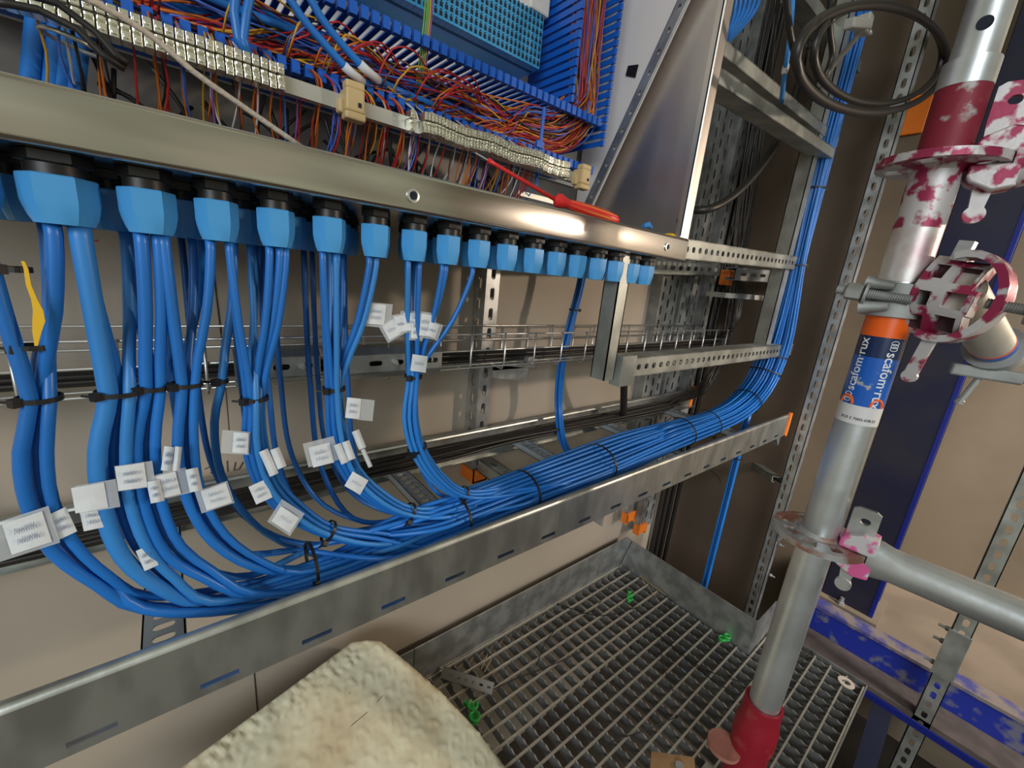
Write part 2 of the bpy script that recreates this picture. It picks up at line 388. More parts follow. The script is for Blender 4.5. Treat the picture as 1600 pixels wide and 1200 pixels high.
# short rail offcut
a, b = P(690, 1052, Z=.012), P(770, 1078, Z=.012)
mb = MB(); profile(mb, a+V((0, 0, .004)), b+V((0, 0, .004)), V((-.25, -.6, .75)), .026, .010, .020, .010, .005, .0013, .005)
tag(mb.build('rail_offcut', mat('offcut_grey', (.26, .24, .22), .5, .6)), 'short slotted grey rail offcut lying beside the green clip', 'rail offcut')
def loose_tie(px, lab, r=.0014, z=.006):
    pts = [P(u, v, Z=z) for u, v in px]
    m = MB().tube(cr_spline(pts, .02), r, 5); m.frame(pts[0], X_, Y_, Z_, .006, .005, .004)
    tag(m.build('loose_cable_tie', BLACK), lab, 'cable tie', 'cut black cable ties on the grating')
for px, lab in [([(872, 944), (905, 955), (940, 962), (1000, 948)], 'cut black cable tie curling below the far green clip'),
                ([(928, 955), (890, 965), (855, 1000), (838, 1040)], 'thin cut black tie hooked across the middle of the grating'),
                ([(910, 1017), (860, 1040), (800, 1063), (760, 1083)], 'black cable tie pointing at the slotted rail offcut'),
                ([(1012, 975), (1050, 1010), (1100, 1045), (1168, 1068)], 'black cable tie running under the scaffold tube'),
                ([(1030, 992), (1075, 1030), (1110, 1060), (1150, 1085)], 'black cable tie lying under the scaffold tube, nearer the red collar'),
                ([(1057, 1120), (1010, 1140), (975, 1152), (945, 1163)], 'black cable tie left of the red collar, nearest the frame bottom'),
                ([(1030, 1008), (1040, 1050), (1052, 1080)], 'short black cable tie standing across the bars in mid grating'),
                ([(1268, 1019), (1255, 1030), (1240, 1045)], 'short black cable tie end right of the scaffold tube')]:
    loose_tie(px, lab)
pz = [P(987, 846, X=1.215), P(975, 870, X=1.20), P(960, 900, X=1.16), P(945, 930, Z=.03), P(935, 945, Z=.008)]
tag(MB().tube(cr_spline(pz, .02), .0014, 5).build('loose_cable_tie', BLACK), 'black cable tie hanging from the toe board corner onto the grating', 'cable tie')
for i, (a, b) in enumerate([((1000, 900), (1040, 930)), ((1003, 905), (1030, 940)), ((752, 1045), (762, 1022)), ((757, 1050), (768, 1030))]):
    tag(MB().tube([P(*a, Z=.006), P(*b, Z=.008)], .0012, 5).build('straw', STICK), ['dry straw on the grating near the toe board corner', 'dry straw on the grating near the toe board corner', 'dry straw beside the rail offcut', 'dry straw beside the rail offcut'][i], 'straw', ['straws by the toe board corner', 'straws by the rail offcut'][i//2])

# ---- insulation board leaning on the wall
A_, B_, C_ = P(575, 985, Y=.705), P(795, 1212, Z=.01), P(262, 1215, Y=.62)
t_u = (C_-A_); nrm = (B_-A_).cross(C_-A_).normalized(); nrm = nrm if nrm.dot(V((0, 0, H))-A_) > 0 else -nrm
def insul():
    nu, nv = 110, 110; vs = []; fs = []
    D_ = A_+(B_-A_)*1.0+(C_-A_)*1.35
    A2, B2, C2 = A_, A_+(B_-A_)*1.06, A_+(C_-A_)*1.35
    for i in range(nu+1):
        for j in range(nv+1):
            a, b = i/nu, j/nv
            p = A2+(B2-A2)*a+(C2-A2)*b
            # bowed outer edge to the right and rounded tip
            bow = .020*math.sin(math.pi*min(1, a*.95))*(1-b)
            p = p+(A2-C2).normalized()*bow
            if a < .08 and b < .08: p = p+(p*0+((B2-A2).normalized()+(C2-A2).normalized())*.014*(1-a/.08)*(1-b/.08))
            q = p*45
            hgt = .0034*noise.noise(p*22)+.0030*abs(noise.noise(q))+.0012*noise.noise(p*110)
            cxx, cyy = round(p.x*30+.3*math.sin(p.y*55)), round(p.y*30)
            lx, ly = p.x*30-cxx, p.y*30-cyy; rr = math.hypot(lx, ly); 
            if ly > -.1: hgt += .0030*math.exp(-((rr-.36)/.06)**2)
            ed = min(a, b, 1)
            if b > .1 and a < .09: hgt += .006*noise.noise(V((b*60, a*40, 3)))
            vs.append(p+nrm*(hgt-.004*max(0, 1-ed/.02)))
    n = len(vs)
    for i in range(nu):
        for j in range(nv):
            k = i*(nv+1)+j; fs.append((k, k+1, k+nv+2, k+nv+1))
    bot = [v-nrm*.028 for v in vs]
    vs2 = vs+bot
    fs2 = fs+[tuple(n+x for x in reversed(f)) for f in fs]
    for i in range(nu):
        k, l = i*(nv+1), (i+1)*(nv+1); fs2 += [(k, l, n+l, n+k), (k+nv, n+k+nv, n+l+nv, l+nv)]
    for j in range(nv):
        k = j; fs2 += [(k, n+k, n+k+1, k+1)]; k = nu*(nv+1)+j; fs2 += [(k, k+1, n+k+1, n+k)]
    return MB().add(vs2, fs2)
ib = insul().build('insulation_board', CREAM, smooth=True); tag(ib, 'cream crumpled insulation board leaning against the wall in the bottom foreground', 'insulation board')
mb = MB(); 
for st in [[(546, 1136), (575, 1112), (606, 1078)], [(530, 1087), (545, 1080), (554, 1069)], [(543, 1080), (547, 1084)]]:
    pts = []
    for u, v in st:
        d = ray(u, v); o0 = V((0, 0, H)); tt = (A_-o0).dot(nrm)/d.dot(nrm); pts.append(o0+d*tt+nrm*.0015)
    mb.tube(pts, .0006, 4)
mb.build('crack', mat('crack_brown', (.16, .10, .05), .9), ib)

# ================================================================== CABLE TRAY (ladder)
TF, TB, TT, TBm = .386, .70, -.333, -.400      # front / back plane, rail top and bottom heights
t = thing('cable_ladder', (.6, .54, H+TBm), 'galvanised ladder cable tray carrying the blue and black cables', 'cable tray')
x0, x1 = -.35, 1.447
def rail(x0, x1, y, sgn, name, par, m):
    mb = MB()
    sl = []; s = .004+.085*math.ceil((x0-.004)/.085)
    while s+.045 < x1: sl.append((s-x0-.015, s-x0+.015, .0065, .0125)); s += .085
    mb.sheet((x0, y, H+TBm), X_, Z_, x1-x0, TT-TBm-.006, .0015, sl, True)
    n = 6; pr = []
    for k in range(n+1):
        a = math.pi*k/n; pr.append(V((0, y+sgn*.006*(1-math.cos(a)), H+TT-.006+.006*math.sin(a))))
    prof = pr+[p+V((0, -sgn*.0012*math.cos(math.pi*i/n)*-1, -.0012)) for i, p in reversed(list(enumerate(pr)))]
    mb.loft([[V((x0, p.y, p.z)) for p in prof], [V((x1, p.y, p.z)) for p in prof]])
    mb.span((x0, y, H+TBm-.0015), (x1, y+sgn*.018, H+TBm)); return ssm(mb.build(name, m, par), 40)
rail(x0, x1, TF, 1, 'side_rail', t, RAIL); rail(x0, x1, TB, -1, 'side_rail', t, RAIL)
for x in (-.035, .30, .61, .91, 1.22):
    mb = MB(); profile(mb, (x, TF+.004, H-.373), (x, TB-.004, H-.373), Z_, .034, .014, .0165, .009, .018, .0015, .004); mb.build('rung', mat('rung_zinc', (.50, .55, .60), .45, .35, .1, 60, .2, 20), t)
# rail splice + end caps
mb = MB(); mb.span((1.434, TF-.003, H+TBm-.004), (1.450, TF+.004, H+TT+.004)); mb.span((1.434, TF-.003, H+TBm-.004), (1.450, TF+.02, H+TBm)); o = mb.build('end_cap', ORANGE, t); o['label'] = 'orange plastic end cap'
mb = MB(); mb.span((1.434, TB-.003, H+TBm-.004), (1.450, TB+.004, H+TT+.004)); o = mb.build('end_cap', ORANGE, t); o['label'] = 'orange plastic end cap'
# small triangular brackets under the front rail
for (u, v) in [(935, 815), (1215, 690)]:
    p = P(u, v, Y=TF+.01); MB().prism([p+V((-.02, 0, .015)), p+V((.015, 0, .015)), p+V((.015, 0, -.016))], (0, .02, 0)).build('rail_bracket', GALV, t)
# cantilever arm under the tray at the wall strut
mb = MB(); profile(mb, (.53, TF+.10, H-.415), (.53, .705, H-.415), Z_, .034, .03, .05, .025, .010, .002, .006)
tag(mb.build('cantilever_arm', GALV), 'galvanised slotted bracket arm under the tray at the wall strut', 'bracket')

# ================================================================== STRUTS
def strut(name, A, B, web, label, cat='strut', m=GALV, **k):
    t = thing(name, V(A), label, cat); mb = MB(); profile(mb, A, B, web, **k); mb.build('channel', m, t); return t
def cap(c, par, sx=.045, sy=.045, sz=.03):
    c = V(c); mb = MB()
    mb.span(c+V((-sx/2, -sy/2, -sz/2)), c+V((sx/2, -sy/2+.004, sz/2))); mb.span(c+V((-sx/2, -sy/2, -sz/2)), c+V((-sx/2+.004, sy/2, sz/2))); mb.span(c+V((sx/2-.004, -sy/2, -sz/2)), c+V((sx/2, sy/2, sz/2)))
    mb.span(c+V((-sx/2, -sy/2, -sz/2)), c+V((sx/2, sy/2, -sz/2+.004)))
    o = mb.build('end_cap', ORANGE, par); o['label'] = 'orange plastic end cap'
# wall strut behind the mesh tray
s = strut('wall_strut', W(.520, .712, -.455), W(.520, .712, .4), -Y_, 'galvanised double slotted upright on the wall behind the mesh tray', w=.034, d=.040, pitch=.042, ln=.026, sw=.011, side_slots=True, lip=0)
cap(W(.520, .728, -.458), s, .040, .05, .03)
# perforated uprights near the corner
for i, (x, y, w) in enumerate([(1.15, .72, .10), (1.27, .72, .11), (1.40, .71, .055)]):
    z0 = -.56 if i != 1 else -.88
    lab = ['wide perforated galvanised upright on the wall, leftmost beside the mesh tray end', 'wide perforated galvanised upright on the wall, middle of three near the corner', 'narrow perforated galvanised upright on the wall reaching down behind the grating corner'][i]
    s = thing('perforated_upright', W(x, y, z0), lab, 'perforated upright', 'perforated uprights near the corner')
    mb = MB(); nr = max(1, int(w/.03)); ln = 1.1-z0
    for r in range(nr):
        mb.sheet(W(x+r*w/nr, y, z0), Z_, X_, ln, w/nr, .0015, slots_along(ln, .042, .027, w/nr/2-.005, w/nr/2+.005, .02+(r % 2)*.021))
    mb.span(W(x, y, z0), W(x+.0015, y+.04, z0+ln)); mb.span(W(x+w-.0015, y, z0), W(x+w, y+.04, z0+ln)); mb.build('sheet', GALVD, s)
for i, (u, v) in enumerate([(985, 808), (1003, 826)]):
    c = P(u, v, Y=.70-.015*i); s = thing('orange_end_cap', c, ['orange end cap of a sawn-off upright above the toe board, upper left of two', 'orange end cap above the toe board corner, lower right of two'][i], 'end cap')
    mb = MB(); mb.span(c+V((-.022, -.003, -.015)), c+V((.026, .003, .017))); mb.span(c+V((.022, -.003, -.026)), c+V((.027, .022, .015))); mb.span(c+V((-.022, -.003, -.022)), c+V((-.018, .022, .015))); mb.build('cap', ORANGE, s)
    mb = MB(); profile(mb, c+V((0, .004, 0)), c+V((0, .004, .36)), -Y_, .034, .02, .042, .025, .010, .002, 0); mb.build('upright', GALV, s)
# B: slotted angle upright
s = strut('slotted_upright', W(1.47, .353, -1.25), W(1.47, .353, 1.1), V((-1, 0, 0)), 'long bright slotted upright at the right end of the cable tray', w=.032, d=.034, pitch=.034, ln=.022, sw=.011, m=GALV, side_slots=False)
MB().span(W(1.466, .330, -.76), W(1.505, .336, -.69)).build('splice_plate', GALV, s)
for v in (-.66, -.72, -.78, -.90):
    MB().lathe(W(1.497, .333, v), -Y_, [(.006, 0), (.006, .007), (.003, .008), (.003, .016)], 6).build('bolt', GALV, s)
# C: vertical channel beside the rising blue cables
strut('channel_upright', W(1.32, .478, -.135), W(1.32, .478, 1.1), V((-1, -.0, 0)), 'plain galvanised channel upright beside the rising blue cable bundle', m=STRUT, slots=False, w=.036, d=.036)
# horizontals
def hstrut(px0, px1, Y0, Y1, label, m=STRUT, **k):
    a = P(*px0, Y=Y0); b = P(*px1, Y=Y1); return strut('support_channel', a, b, -Y_, label, m=m, **k)
hstrut((1040, 385), (1256, 413), .44, .455, 'galvanised punched channel running right from the lower cabinet corner', pitch=.025, ln=.013, sw=.011, w=.036)
hstrut((985, 575), (1238, 546), .425, .44, 'galvanised punched channel below the cabinet, above the tray end', pitch=.025, ln=.013, sw=.011, w=.036)
hstrut((1133, 75), (1310, 222), .455, .46, 'upper galvanised double channel right of the cabinet', slots=False, w=.024, lip=.010)
hstrut((1125, 118), (1303, 240), .43, .435, 'lower galvanised double channel right of the cabinet', slots=False, w=.024, lip=.010)
hstrut((860, 409), (1125, 422), .62, .66, 'slotted channel behind the cable glands pointing to the orange cap', pitch=.045, ln=.026, sw=.012, w=.036)
c = P(1135, 434, Y=.66); s = thing('orange_end_cap', c, 'orange end cap on the slotted channel behind the cabinet corner', 'end cap'); MB().span(c+V((-.016, -.016, -.024)), c+V((.016, .016, .024))).build('cap', ORANGE, s, bevel=.004)
a = P(1118, 460, Y=.62); b = P(1204, 466, Y=.54)
tag(MB().frame((a+b)/2, (b-a).normalized(), Y_, Z_, (b-a).length, .06, .014).build('shelf_bracket', STRUT), 'short galvanised shelf bracket between orange cap and channel upright', 'bracket')
hstrut((1150, 428), (1320, 440), .60, .44, 'dark channel crossing behind the rising blue cables', m=GALVD, pitch=.04, ln=.024, sw=.010, w=.038)
a = P(1130, 700, Y=.80); b = P(1235, 748, Y=.55)
strut('support_channel', P(1160, 708, Y=.60), P(1215, 745, Y=.385), Z_, 'galvanised cross channel under the tray end beside the hanging blue cables', m=STRUT, slots=False, w=.030, d=.02)
# pair of posts under the cabinet
s = thing('double_post', W(.60, .44, -.15), 'short pair of galvanised channels standing on the punched channel under the cabinet', 'post')
mb = MB(); profile(mb, W(.570, .425, -.160), W(.570, .425, .047), -Y_, .026, .03, slots=False); mb.build('channel', STRUT, s)
mb = MB(); profile(mb, W(.640, .475, -.125), W(.640, .475, .047), -Y_, .024, .03, slots=False); mb.build('channel', STRUT, s)
MB().span(W(.592, .418, -.172), W(.632, .440, -.118)).build('foot_bracket', STRUT, s)
# G: near right slotted upright
s = thing('slotted_upright', V((1.50, -.092, -.55)), 'dull slotted upright at the lower right, in front of the blue beam', 'upright')
a = V((1.50, -.092, -.56)); b = V((1.50, -.092, 2.4))
mb = MB(); profile(mb, a, b, V((-1, 0, 0)), .036, .034, .034, .022, .012, .002, .006); mb.build('channel', STRUT, s)
MB().span((1.495, -.112, .08), (1.4995, -.070, .22)).build('splice_plate', STRUT, s)
for z in (.10, .17, .21): MB().lathe((1.512, -.073, z), Y_, [(.007, 0), (.007, .008), (.004, .009), (.004, .022)], 6).build('bolt', GALVD, s)

# upper right small struts + clamp
hstrut((1255, -20), (1345, 105), .48, .48, 'stub of galvanised channel behind the coiled black cable, upper of two', slots=False, w=.028)
hstrut((1290, 55), (1350, 120), .51, .51, 'stub of galvanised channel behind the coiled black cable, lower of two', slots=False, w=.028)
c = P(1345, 42, Y=.39)
s = thing('cable_clamp', c, 'pale grey plastic cable clamp inside the loop of black cable', 'cable clamp')
mb = MB(); mb.frame(c+V((-.02, 0, -.003)), V((.95, -.2, .25)).normalized(), Y_, V((-.25, 0, .95)).normalized(), .070, .022, .019); mb.frame(c+V((.014, 0, .008)), X_, Y_, Z_, .026, .026, .036); mb.build('body', mat('clamp_grey', (.48, .47, .44), .5), s, bevel=.004)
MB().lathe(c+V((.025, 0, .004)), V((.9, -.1, .1)), [(.004, 0), (.004, .02), (.006, .021), (.006, .029)], 12).build('screw', GALV, s)
# little vertical blue-cable rods beyond
c = P(1428, 180, X=2.0935)
tag(MB().frame(c, Y_, X_, Z_, .080, .012, .125).build('orange_tab', ORANGE, bevel=.004), 'flat orange plastic tab on the end wall beside the scaffold tube', 'plastic tab')

# ================================================================== WIRE MESH TRAY
t = thing('mesh_cable_tray', W(.6, .65, -.17), 'galvanised wire mesh cable tray along the wall', 'mesh tray')
m1, m2 = MB(), MB(); xa, xb = -.35, 1.425
yf, yb, ht, hb = .600, .700, -.108, -.168
for y, h in [(yf, ht), (yf, -.137), (yf, hb), (.633, hb-.003), (.667, hb-.003), (yb, hb), (yb, ht), (yb, -.137)]:
    m1.tube([W(xa, y, h), W(xb, y, h)], .0019, 6)
x = xa
while x < xb+.01:
    MB().tube([W(x, yf-.003, ht+.002), W(x, yf-.004, hb+.004), W(x, yf, hb-.006), W(x, yb, hb-.006), W(x, yb+.004, hb+.004), W(x, yb+.003, ht+.002)], .0019, 6).build('cross_wire', WIRE, t, smooth=True); x += .075
m1.build('long_wires', WIRE, t, smooth=True);
def plate(xa, xb, ha, hb2, y, slots, lab):
    t = thing('splice_plate', W((xa+xb)/2, y, ha), lab, 'splice plate', 'splice plates on the mesh tray')
    mb = MB(); L = xb-xa
    hh = hb2-ha
    mb.sheet(W(xa, y, ha+.008), X_, Z_, L, hh-.016, .002, [(s, s+.020, (hh-.016)/2-.004, (hh-.016)/2+.004) for s in slots])
    mb.frame(W((xa+xb)/2, y+.004, ha+.005), X_, V((0, .7, -.7)), V((0, .7, .7)), L, .013, .002); mb.frame(W((xa+xb)/2, y+.004, hb2-.005), X_, V((0, .7, .7)), V((0, .7, -.7)), L, .013, .002)
    mb.span(W(xa, y+.008, hb2-.002), W(xb, y+.03, hb2)); mb.build('plate', GALV, t)
    for s in slots[1::2]:
        ssm(MB().lathe(W(xa+s+.005, y, (ha+hb2)/2), -Y_, [(.006, 0), (.006, .0015), (.005, .0016), (.005, .006), (.0025, .0065), (.0025, .010)], 6).build('bolt', WIRE, t))
x1_, x2_, x3_ = P(365, 560, Y=.59).x, P(503, 560, Y=.59).x, P(690, 560, Y=.59).x
sx_ = lambda u, x: P(u, 565, Y=.59).x-x-.008
plate(x1_, x2_-.002, -.168, -.122, .590, [sx_(437, x1_), sx_(474, x1_)], 'galvanised slotted splice plate on the mesh tray behind the cable fan, left one')
plate(x2_+.002, x3_, -.170, -.124, .589, [sx_(583, x2_), sx_(617, x2_), sx_(672, x2_)], 'galvanised slotted splice plate on the mesh tray behind the cable tags, right one')
c = P(800, 583, Y=.62); s = thing('tray_bracket', c, 'galvanised bracket under the mesh tray at the wall strut', 'bracket')
mb = MB(); mb.prism([P(770, 570, Y=.62), P(826, 575, Y=.62), P(822, 596, Y=.62), P(770, 590, Y=.62)], (0, .003, 0)); mb.span(P(770, 572, Y=.62), P(835, 572, Y=.62)+V((0, .08, -.002))); mb.build('arm', GALV, s)
MB().lathe(P(828, 563, Y=.615), -Y_, [(.008, -.01), (.008, .002)], 16).build('washer', GALVD, s)

# ================================================================== CABINET
CX0, CX1, CY0, CY1, hB, hL = -.35, .697, .40, .668, .048, .0845
cab = thing('enclosure', W(.2, .53, hB), 'open stainless steel wiring cabinet hung above the cable tray', 'cabinet')
mb = MB()
# front lip with rounded edges
pr = []; r = .004
for k in range(5): a = math.pi/2*k/4; pr.append((CY0+r-r*math.cos(a), hL-r+r*math.sin(a)))
pr = [(CY0+r-r*math.cos(math.pi/2*k/4), hL-r+r*math.sin(math.pi/2*k/4)) for k in range(5)]
prof = [(CY0+.016, hL-.002)]+[(CY0+.016, hL)]+list(reversed(pr))+[(CY0, hB+r)]+[(CY0+r-r*math.cos(a), hB+r-r*math.sin(a)) for a in [math.pi/2*k/4 for k in range(1, 5)]]+[(CY1, hB), (CY1, hB+.002), (CY0+.003, hB+.002), (CY0+.0018, hB+.004), (CY0+.0018, hL-.003)]
mb.loft([[W(CX0, y, h) for y, h in prof], [W(CX1, y, h) for y, h in prof]])
ssm(mb.build('front_lip', STEEL, cab), 40)
mb = MB(); fp = [(CX1-.026, CY0+.012), (CX1-.026, CY0+.002), (CX1-.024, CY0), (CX1-.004, CY0), (CX1, CY0+.004), (CX1, CY1), (CX1-.002, CY1), (CX1-.002, CY0+.005), (CX1-.005, CY0+.002), (CX1-.024, CY0+.002), (CX1-.024, CY0+.012)]
mb.loft([[W(x, y, hL+.0005) for x, y in fp], [W(x, y, 1.3) for x, y in fp]]); ssm(mb.build('side_panel', STEELV, cab), 40)
MB().span(W(CX1-.002, CY0+.005, hB+.001), W(CX1-.0003, CY1, hL)).build('side_foot', STEELV, cab)
MB().span(W(CX0, CY1, hB), W(CX1, CY1+.003, 1.3)).build('back_panel', mat('back_sheet_shade', (.20, .185, .17), .5, .3), cab)  # shadow inside the cabinet is put into this panel's dark base colour
MB().span(W(CX0, CY1-.006, .185), W(.668, CY1-.003, 1.1)).build('mounting_plate', WHITEP, cab)
for (u, v) in [(645, 306), (1042, 386)]:
    c = P(u, v, Y=CY0)
    o = MB().lathe(c, -Y_, [(.0062, -.001), (.0062, .0018), (.0042, .0021), (.0038, -.0005), (.0001, -.0006)], 24).build('rivet_nut', WIRE, cab, smooth=False); ssm(o)
    MB().lathe(c+V((0, -.0002, 0)), -Y_, [(.0035, 0), (.0035, .0008)], 16).build('thread_hole', HOLE, cab)
MB().lathe(P(1062, 345, X=.690), V((-1, 0, 0)), [(.0025, 0), (.0025, .014)], 8).build('stud', GALV, cab)
# hinge side groove
MB().span(W(CX1-.0275, CY0+.001, hB+.04), W(CX1-.0265, CY0+.003, 1.3)).build('seam', HOLE, cab)

# loose pale panel leaning on the side wall
pa = [P(1078, 0, X=.675), P(925, 325, X=.675)]
dv = (pa[0]-pa[1]); top = pa[1]+dv*1.6
lp = thing('spare_sheet', pa[1], 'pale loose mounting panel leaning against the cabinet side wall', 'panel')
poly = [pa[1]+V((0, 0, 0)), top, V((.675, .655, top.z)), V((.675, .655, pa[1].z+.01))]
MB().prism(poly, (.002, 0, 0)).build('sheet', LEAN, lp)
L_ = dv.normalized(); Wd = L_.cross(X_).normalized(); 
if Wd.y > 0: Wd = -Wd
mb = MB(); ln = dv.length*1.6
mb.sheet(pa[1]-Wd*.018+V((-.004, 0, 0)), L_, Wd, ln, .018, .002, slots_along(ln, .030, .008, .006, .012, .015)); mb.frame(pa[1]-Wd*.018+L_*ln/2+V((-.002, 0, 0)), L_, Wd, X_, ln, .0015, .008); mb.build('perforated_edge', GALV, lp)
q = [P(u, v, X=.6735) for u, v in [(982, 103), (998, 101), (993, 121), (978, 118)]]; MB().prism(q, (-.0012, 0, 0)).build('black_sticker', BLACK, lp)

# ---- cable glands
GX1 = [-.142, -.097, -.052, -.007, .035, .077, .121, .165, .207, .248, .289, .331, .375, .417, .459, .503, .546, .588, .629]
def gland_mesh(r):
    n = 24; axis = -Z_
    cap_ = MB(); nut = MB()
    def ring(rad, z, hexa, tw=0, rib=0):
        pts = []
        for k in range(n):
            a = 2*math.pi*k/n; q = (a % (math.pi/3))-math.pi/6; hx = math.cos(math.pi/6)/math.cos(q)
            rr = rad*(hexa*hx*1.06+(1-hexa))*(1-rib*(k % 2))
            pts.append(V((rr*math.cos(a), rr*math.sin(a), z)))
        return pts
    cap_.loft([ring(r*.95, -.0140, 1), ring(r, -.0148, 1), ring(r, -.030, 1), ring(r*.97, -.034, .8, 0, .02), ring(r*.90, -.040, .35, 0, .05), ring(r*.80, -.0445, 0), ring(r*.5, -.0445, 0), ring(r*.5, -.040, 0)])
    nut.loft([ring(r*.62, .0, 0), ring(r*.98, -.0005, 1), ring(r*.98, -.0065, 1), ring(r*.9, -.007, 0), ring(r*.84, -.0075, 0), ring(r*.84, -.0145, 0)])
    return nut, cap_
GM = {}
def gland(x, y, r, label, group):
    key = r
    t = thing('cable_gland', W(x, y, hB), label, 'cable gland', group)
    if key not in GM:
        nut, cp = gland_mesh(r); z0 = wloc(t)
        for m in (nut, cp): m.v = [p+z0 for p in m.v]
        a = ssm(nut.build('lock_nut', BLACK, t), 25); b = ssm(cp.build('sealing_cap', CAP, t), 28); GM[key] = (a, b)
    else:
        for o in GM[key]:
            c = o.copy(); C.collection.objects.link(c); c.parent = t; WL[c.name] = wloc(t)
    for ch in t.children: ch.rotation_euler.z = 0
    return t
GL = []
nf = len(GX1)
for i, x in enumerate(GX1):
    r = .0185 if x < -.03 else .0158 if x < .02 else .0138
    gland(x, .43, r, f'blue and black cable gland, {ORD[nf-1-i]} from the cabinet corner in the front row', 'cable glands, front row'); GL.append((x, .43))
rowy = [.48, .53, .58]
for j, y in enumerate(rowy):
    for i, x in enumerate(GX1):
        xx = x+(.021 if j % 2 == 0 else 0)
        if j >= 1 and x > .31: continue
        if xx > .62: continue
        gland(xx, y, .0138, [f'blue and black cable gland in the second row, {nth(nf-i)} from the cabinet corner', 'blue and black cable gland in the third row under the cabinet, left part', 'blue and black cable gland in the rearmost row under the cabinet, left part'][j], ['cable glands, second row', 'cable glands, third row', 'cable glands, rearmost row'][j]); GL.append((xx, y))

# ---- terminals on the DIN rail
def term_mesh(w, hh, d, t):
    mb = MB(); c = wloc(t)
    mb.box(c+V((0, 0, hh*.30)), w*.84, d, hh*.38); mb.box(c+V((0, .001, -hh*.06)), w*.84, d*.72, hh*.28); mb.box(c+V((0, 0, -hh*.34)), w*.84, d, hh*.32)
    for z in (hh*.3, -hh*.34):
        mb.lathe(c+V((0, -d/2, z)), -Y_, [(w*.32, -.001), (w*.32, .0008), (w*.22, .001)], 8)
    mb.box(c+V((0, -d*.40, -hh*.04)), w*.6, d*.35, hh*.12)
    return mb.build('clamp_body', TERM, t, bevel=.0004)
TM = {}
def terminal(x, h, w, lab, grp, tilt=0):
    t = thing('terminal_block', W(x, .492, h), lab, 'terminal block', grp)
    if w not in TM: TM[w] = term_mesh(w, .0215, .014, t)
    else:
        c = TM[w].copy(); C.collection.objects.link(c); c.parent = t; WL[c.name] = wloc(t)
    t.rotation_euler = (random.uniform(-.08, .08), 0, tilt)
x = -.088
q_ = 0
while x < .101: q_ += 1; terminal(x, .154, .0065, f'plated terminal clamp, {nth(30-q_)} from the right end of the left row', 'terminal clamps in the left row'); x += .0066
terminal(.227, .154, .0065, 'single plated terminal clamp standing alone between the two rows', None)
x = .243
q_ = 0
while x < .478: q_ += 1; terminal(x, .156+.0012*math.sin(x*80), .0043, f'narrow plated terminal clamp, {nth(q_)} from the left end of the right row', 'terminal clamps in the right row'); x += .0045
t = thing('mounting_rail', W(.2, .50, .15), 'flat zinc terminal rail crossing the cabinet', 'rail')
mb = MB(); mb.span(W(-.28, .499, .1465), W(.52, .502, .1605)); mb.span(W(-.28, .502, .1465), W(.52, .509, .1480)); mb.build('bar', ALU, t)
mb = MB(); mb.span(W(.42, .53, .115), W(.50, .533, .122)); mb.build('lower_bar', ALU, t)
def end_clamp(x, lab, s=1):
    t = thing('rail_end_clamp', W(x, .49, .14), lab, 'end clamp'); mb = MB(); c = W(x, .492, .154)
    w = .020*s; mb.box(c, w, .022*s, .022*s); mb.box(c+V((0, -.004, .014))*s, w, .014*s, .008*s); mb.box(c+V((0, -.004, -.015))*s, w*1.1, .016*s, .008*s); mb.box(c+V((-w*.62, .002, -.006)), w*.3, .012*s, .014*s)
    mb.build('body', BEIGE, t, bevel=.002); MB().box(c+V((w*.2, -.0105*s, -.004*s)), .003, .003, .004).build('slot', HOLE, t)
end_clamp(.163, 'beige plastic end clamp on the bare part of the terminal rail', .95); end_clamp(.512, 'beige plastic end clamp at the right end of the terminal rail', .95)
# ---- wiring ducts: rows of fingers
def fingers(name, label, xs, tip, root, wdt, th, par=None, lean=None, axis='x'):
    """xs positions; tip/root = (Y,h)"""
    t = thing(name, W(xs[0], root[0], root[1]) if axis == 'x' else W(root[0], .66, xs[0]), label, 'wiring duct'); mb = MB()
    for x in xs:
        if axis == 'x':
            a = W(x, *tip); b = W(x, *root); A = X_
        else:
            a = W(tip[0], .55, x); b = W(root[0], .66, x); A = Z_
        d = (b-a).normalized(); N = d.cross(A).normalized()
        c = a+(b-a)*.5
        mb.frame(c, d, A, N, (b-a).length, wdt, th)
        mb.frame(a+N*(.003 if axis == 'x' else .001), d, A, N, .009, wdt*1.2, .012 if axis == 'x' else .005)
    # root strip
    if axis == 'x': mb.frame((W(xs[0], *root)+W(xs[-1], *root))/2, X_, Y_, Z_, xs[-1]-xs[0]+.012, .022, th*1.5)
    else: mb.frame(W(root[0], .655, (xs[0]+xs[-1])/2), Z_, Y_, X_, xs[-1]-xs[0], .022, .003)
    return t, mb
rng = lambda a, b, s: [a+s*i for i in range(int((b-a)/s)+1)]
t, mb = fingers('wiring_duct', 'dark blue slotted wiring duct filled with coloured wires, across the cabinet', rng(-.28, .60, .0125), (.55, .266), (.66, .268), .0068, .0022)
mb.build('upper_comb', DUCT, t)
t2, mb2 = fingers('tmp', 'x', rng(-.28, .60, .0130), (.55, .190), (.66, .188), .0066, .0022); mb2.build('lower_comb', DUCT, t); bpy.data.objects.remove(t2)
MB().span(W(-.28, .658, .188), W(.615, .661, .268)).build('base', DUCT, t)
t, mb = fingers('wiring_duct', 'dark blue slotted wiring duct running upward at the right of the cabinet', rng(.278, 1.0, .0125), (.525, 0), (.525, 0), .0085, .0022, axis='z')
mb.build('left_comb', DUCT, t)
t2, mb2 = fingers('tmp', 'x', rng(.235, 1.0, .0125), (.612, 0), (.612, 0), .0080, .0022, axis='z'); mb2.build('right_comb', DUCT, t); bpy.data.objects.remove(t2)
MB().span(W(.525, .658, .269), W(.615, .661, 1.0)).build('base', DUCT, t)
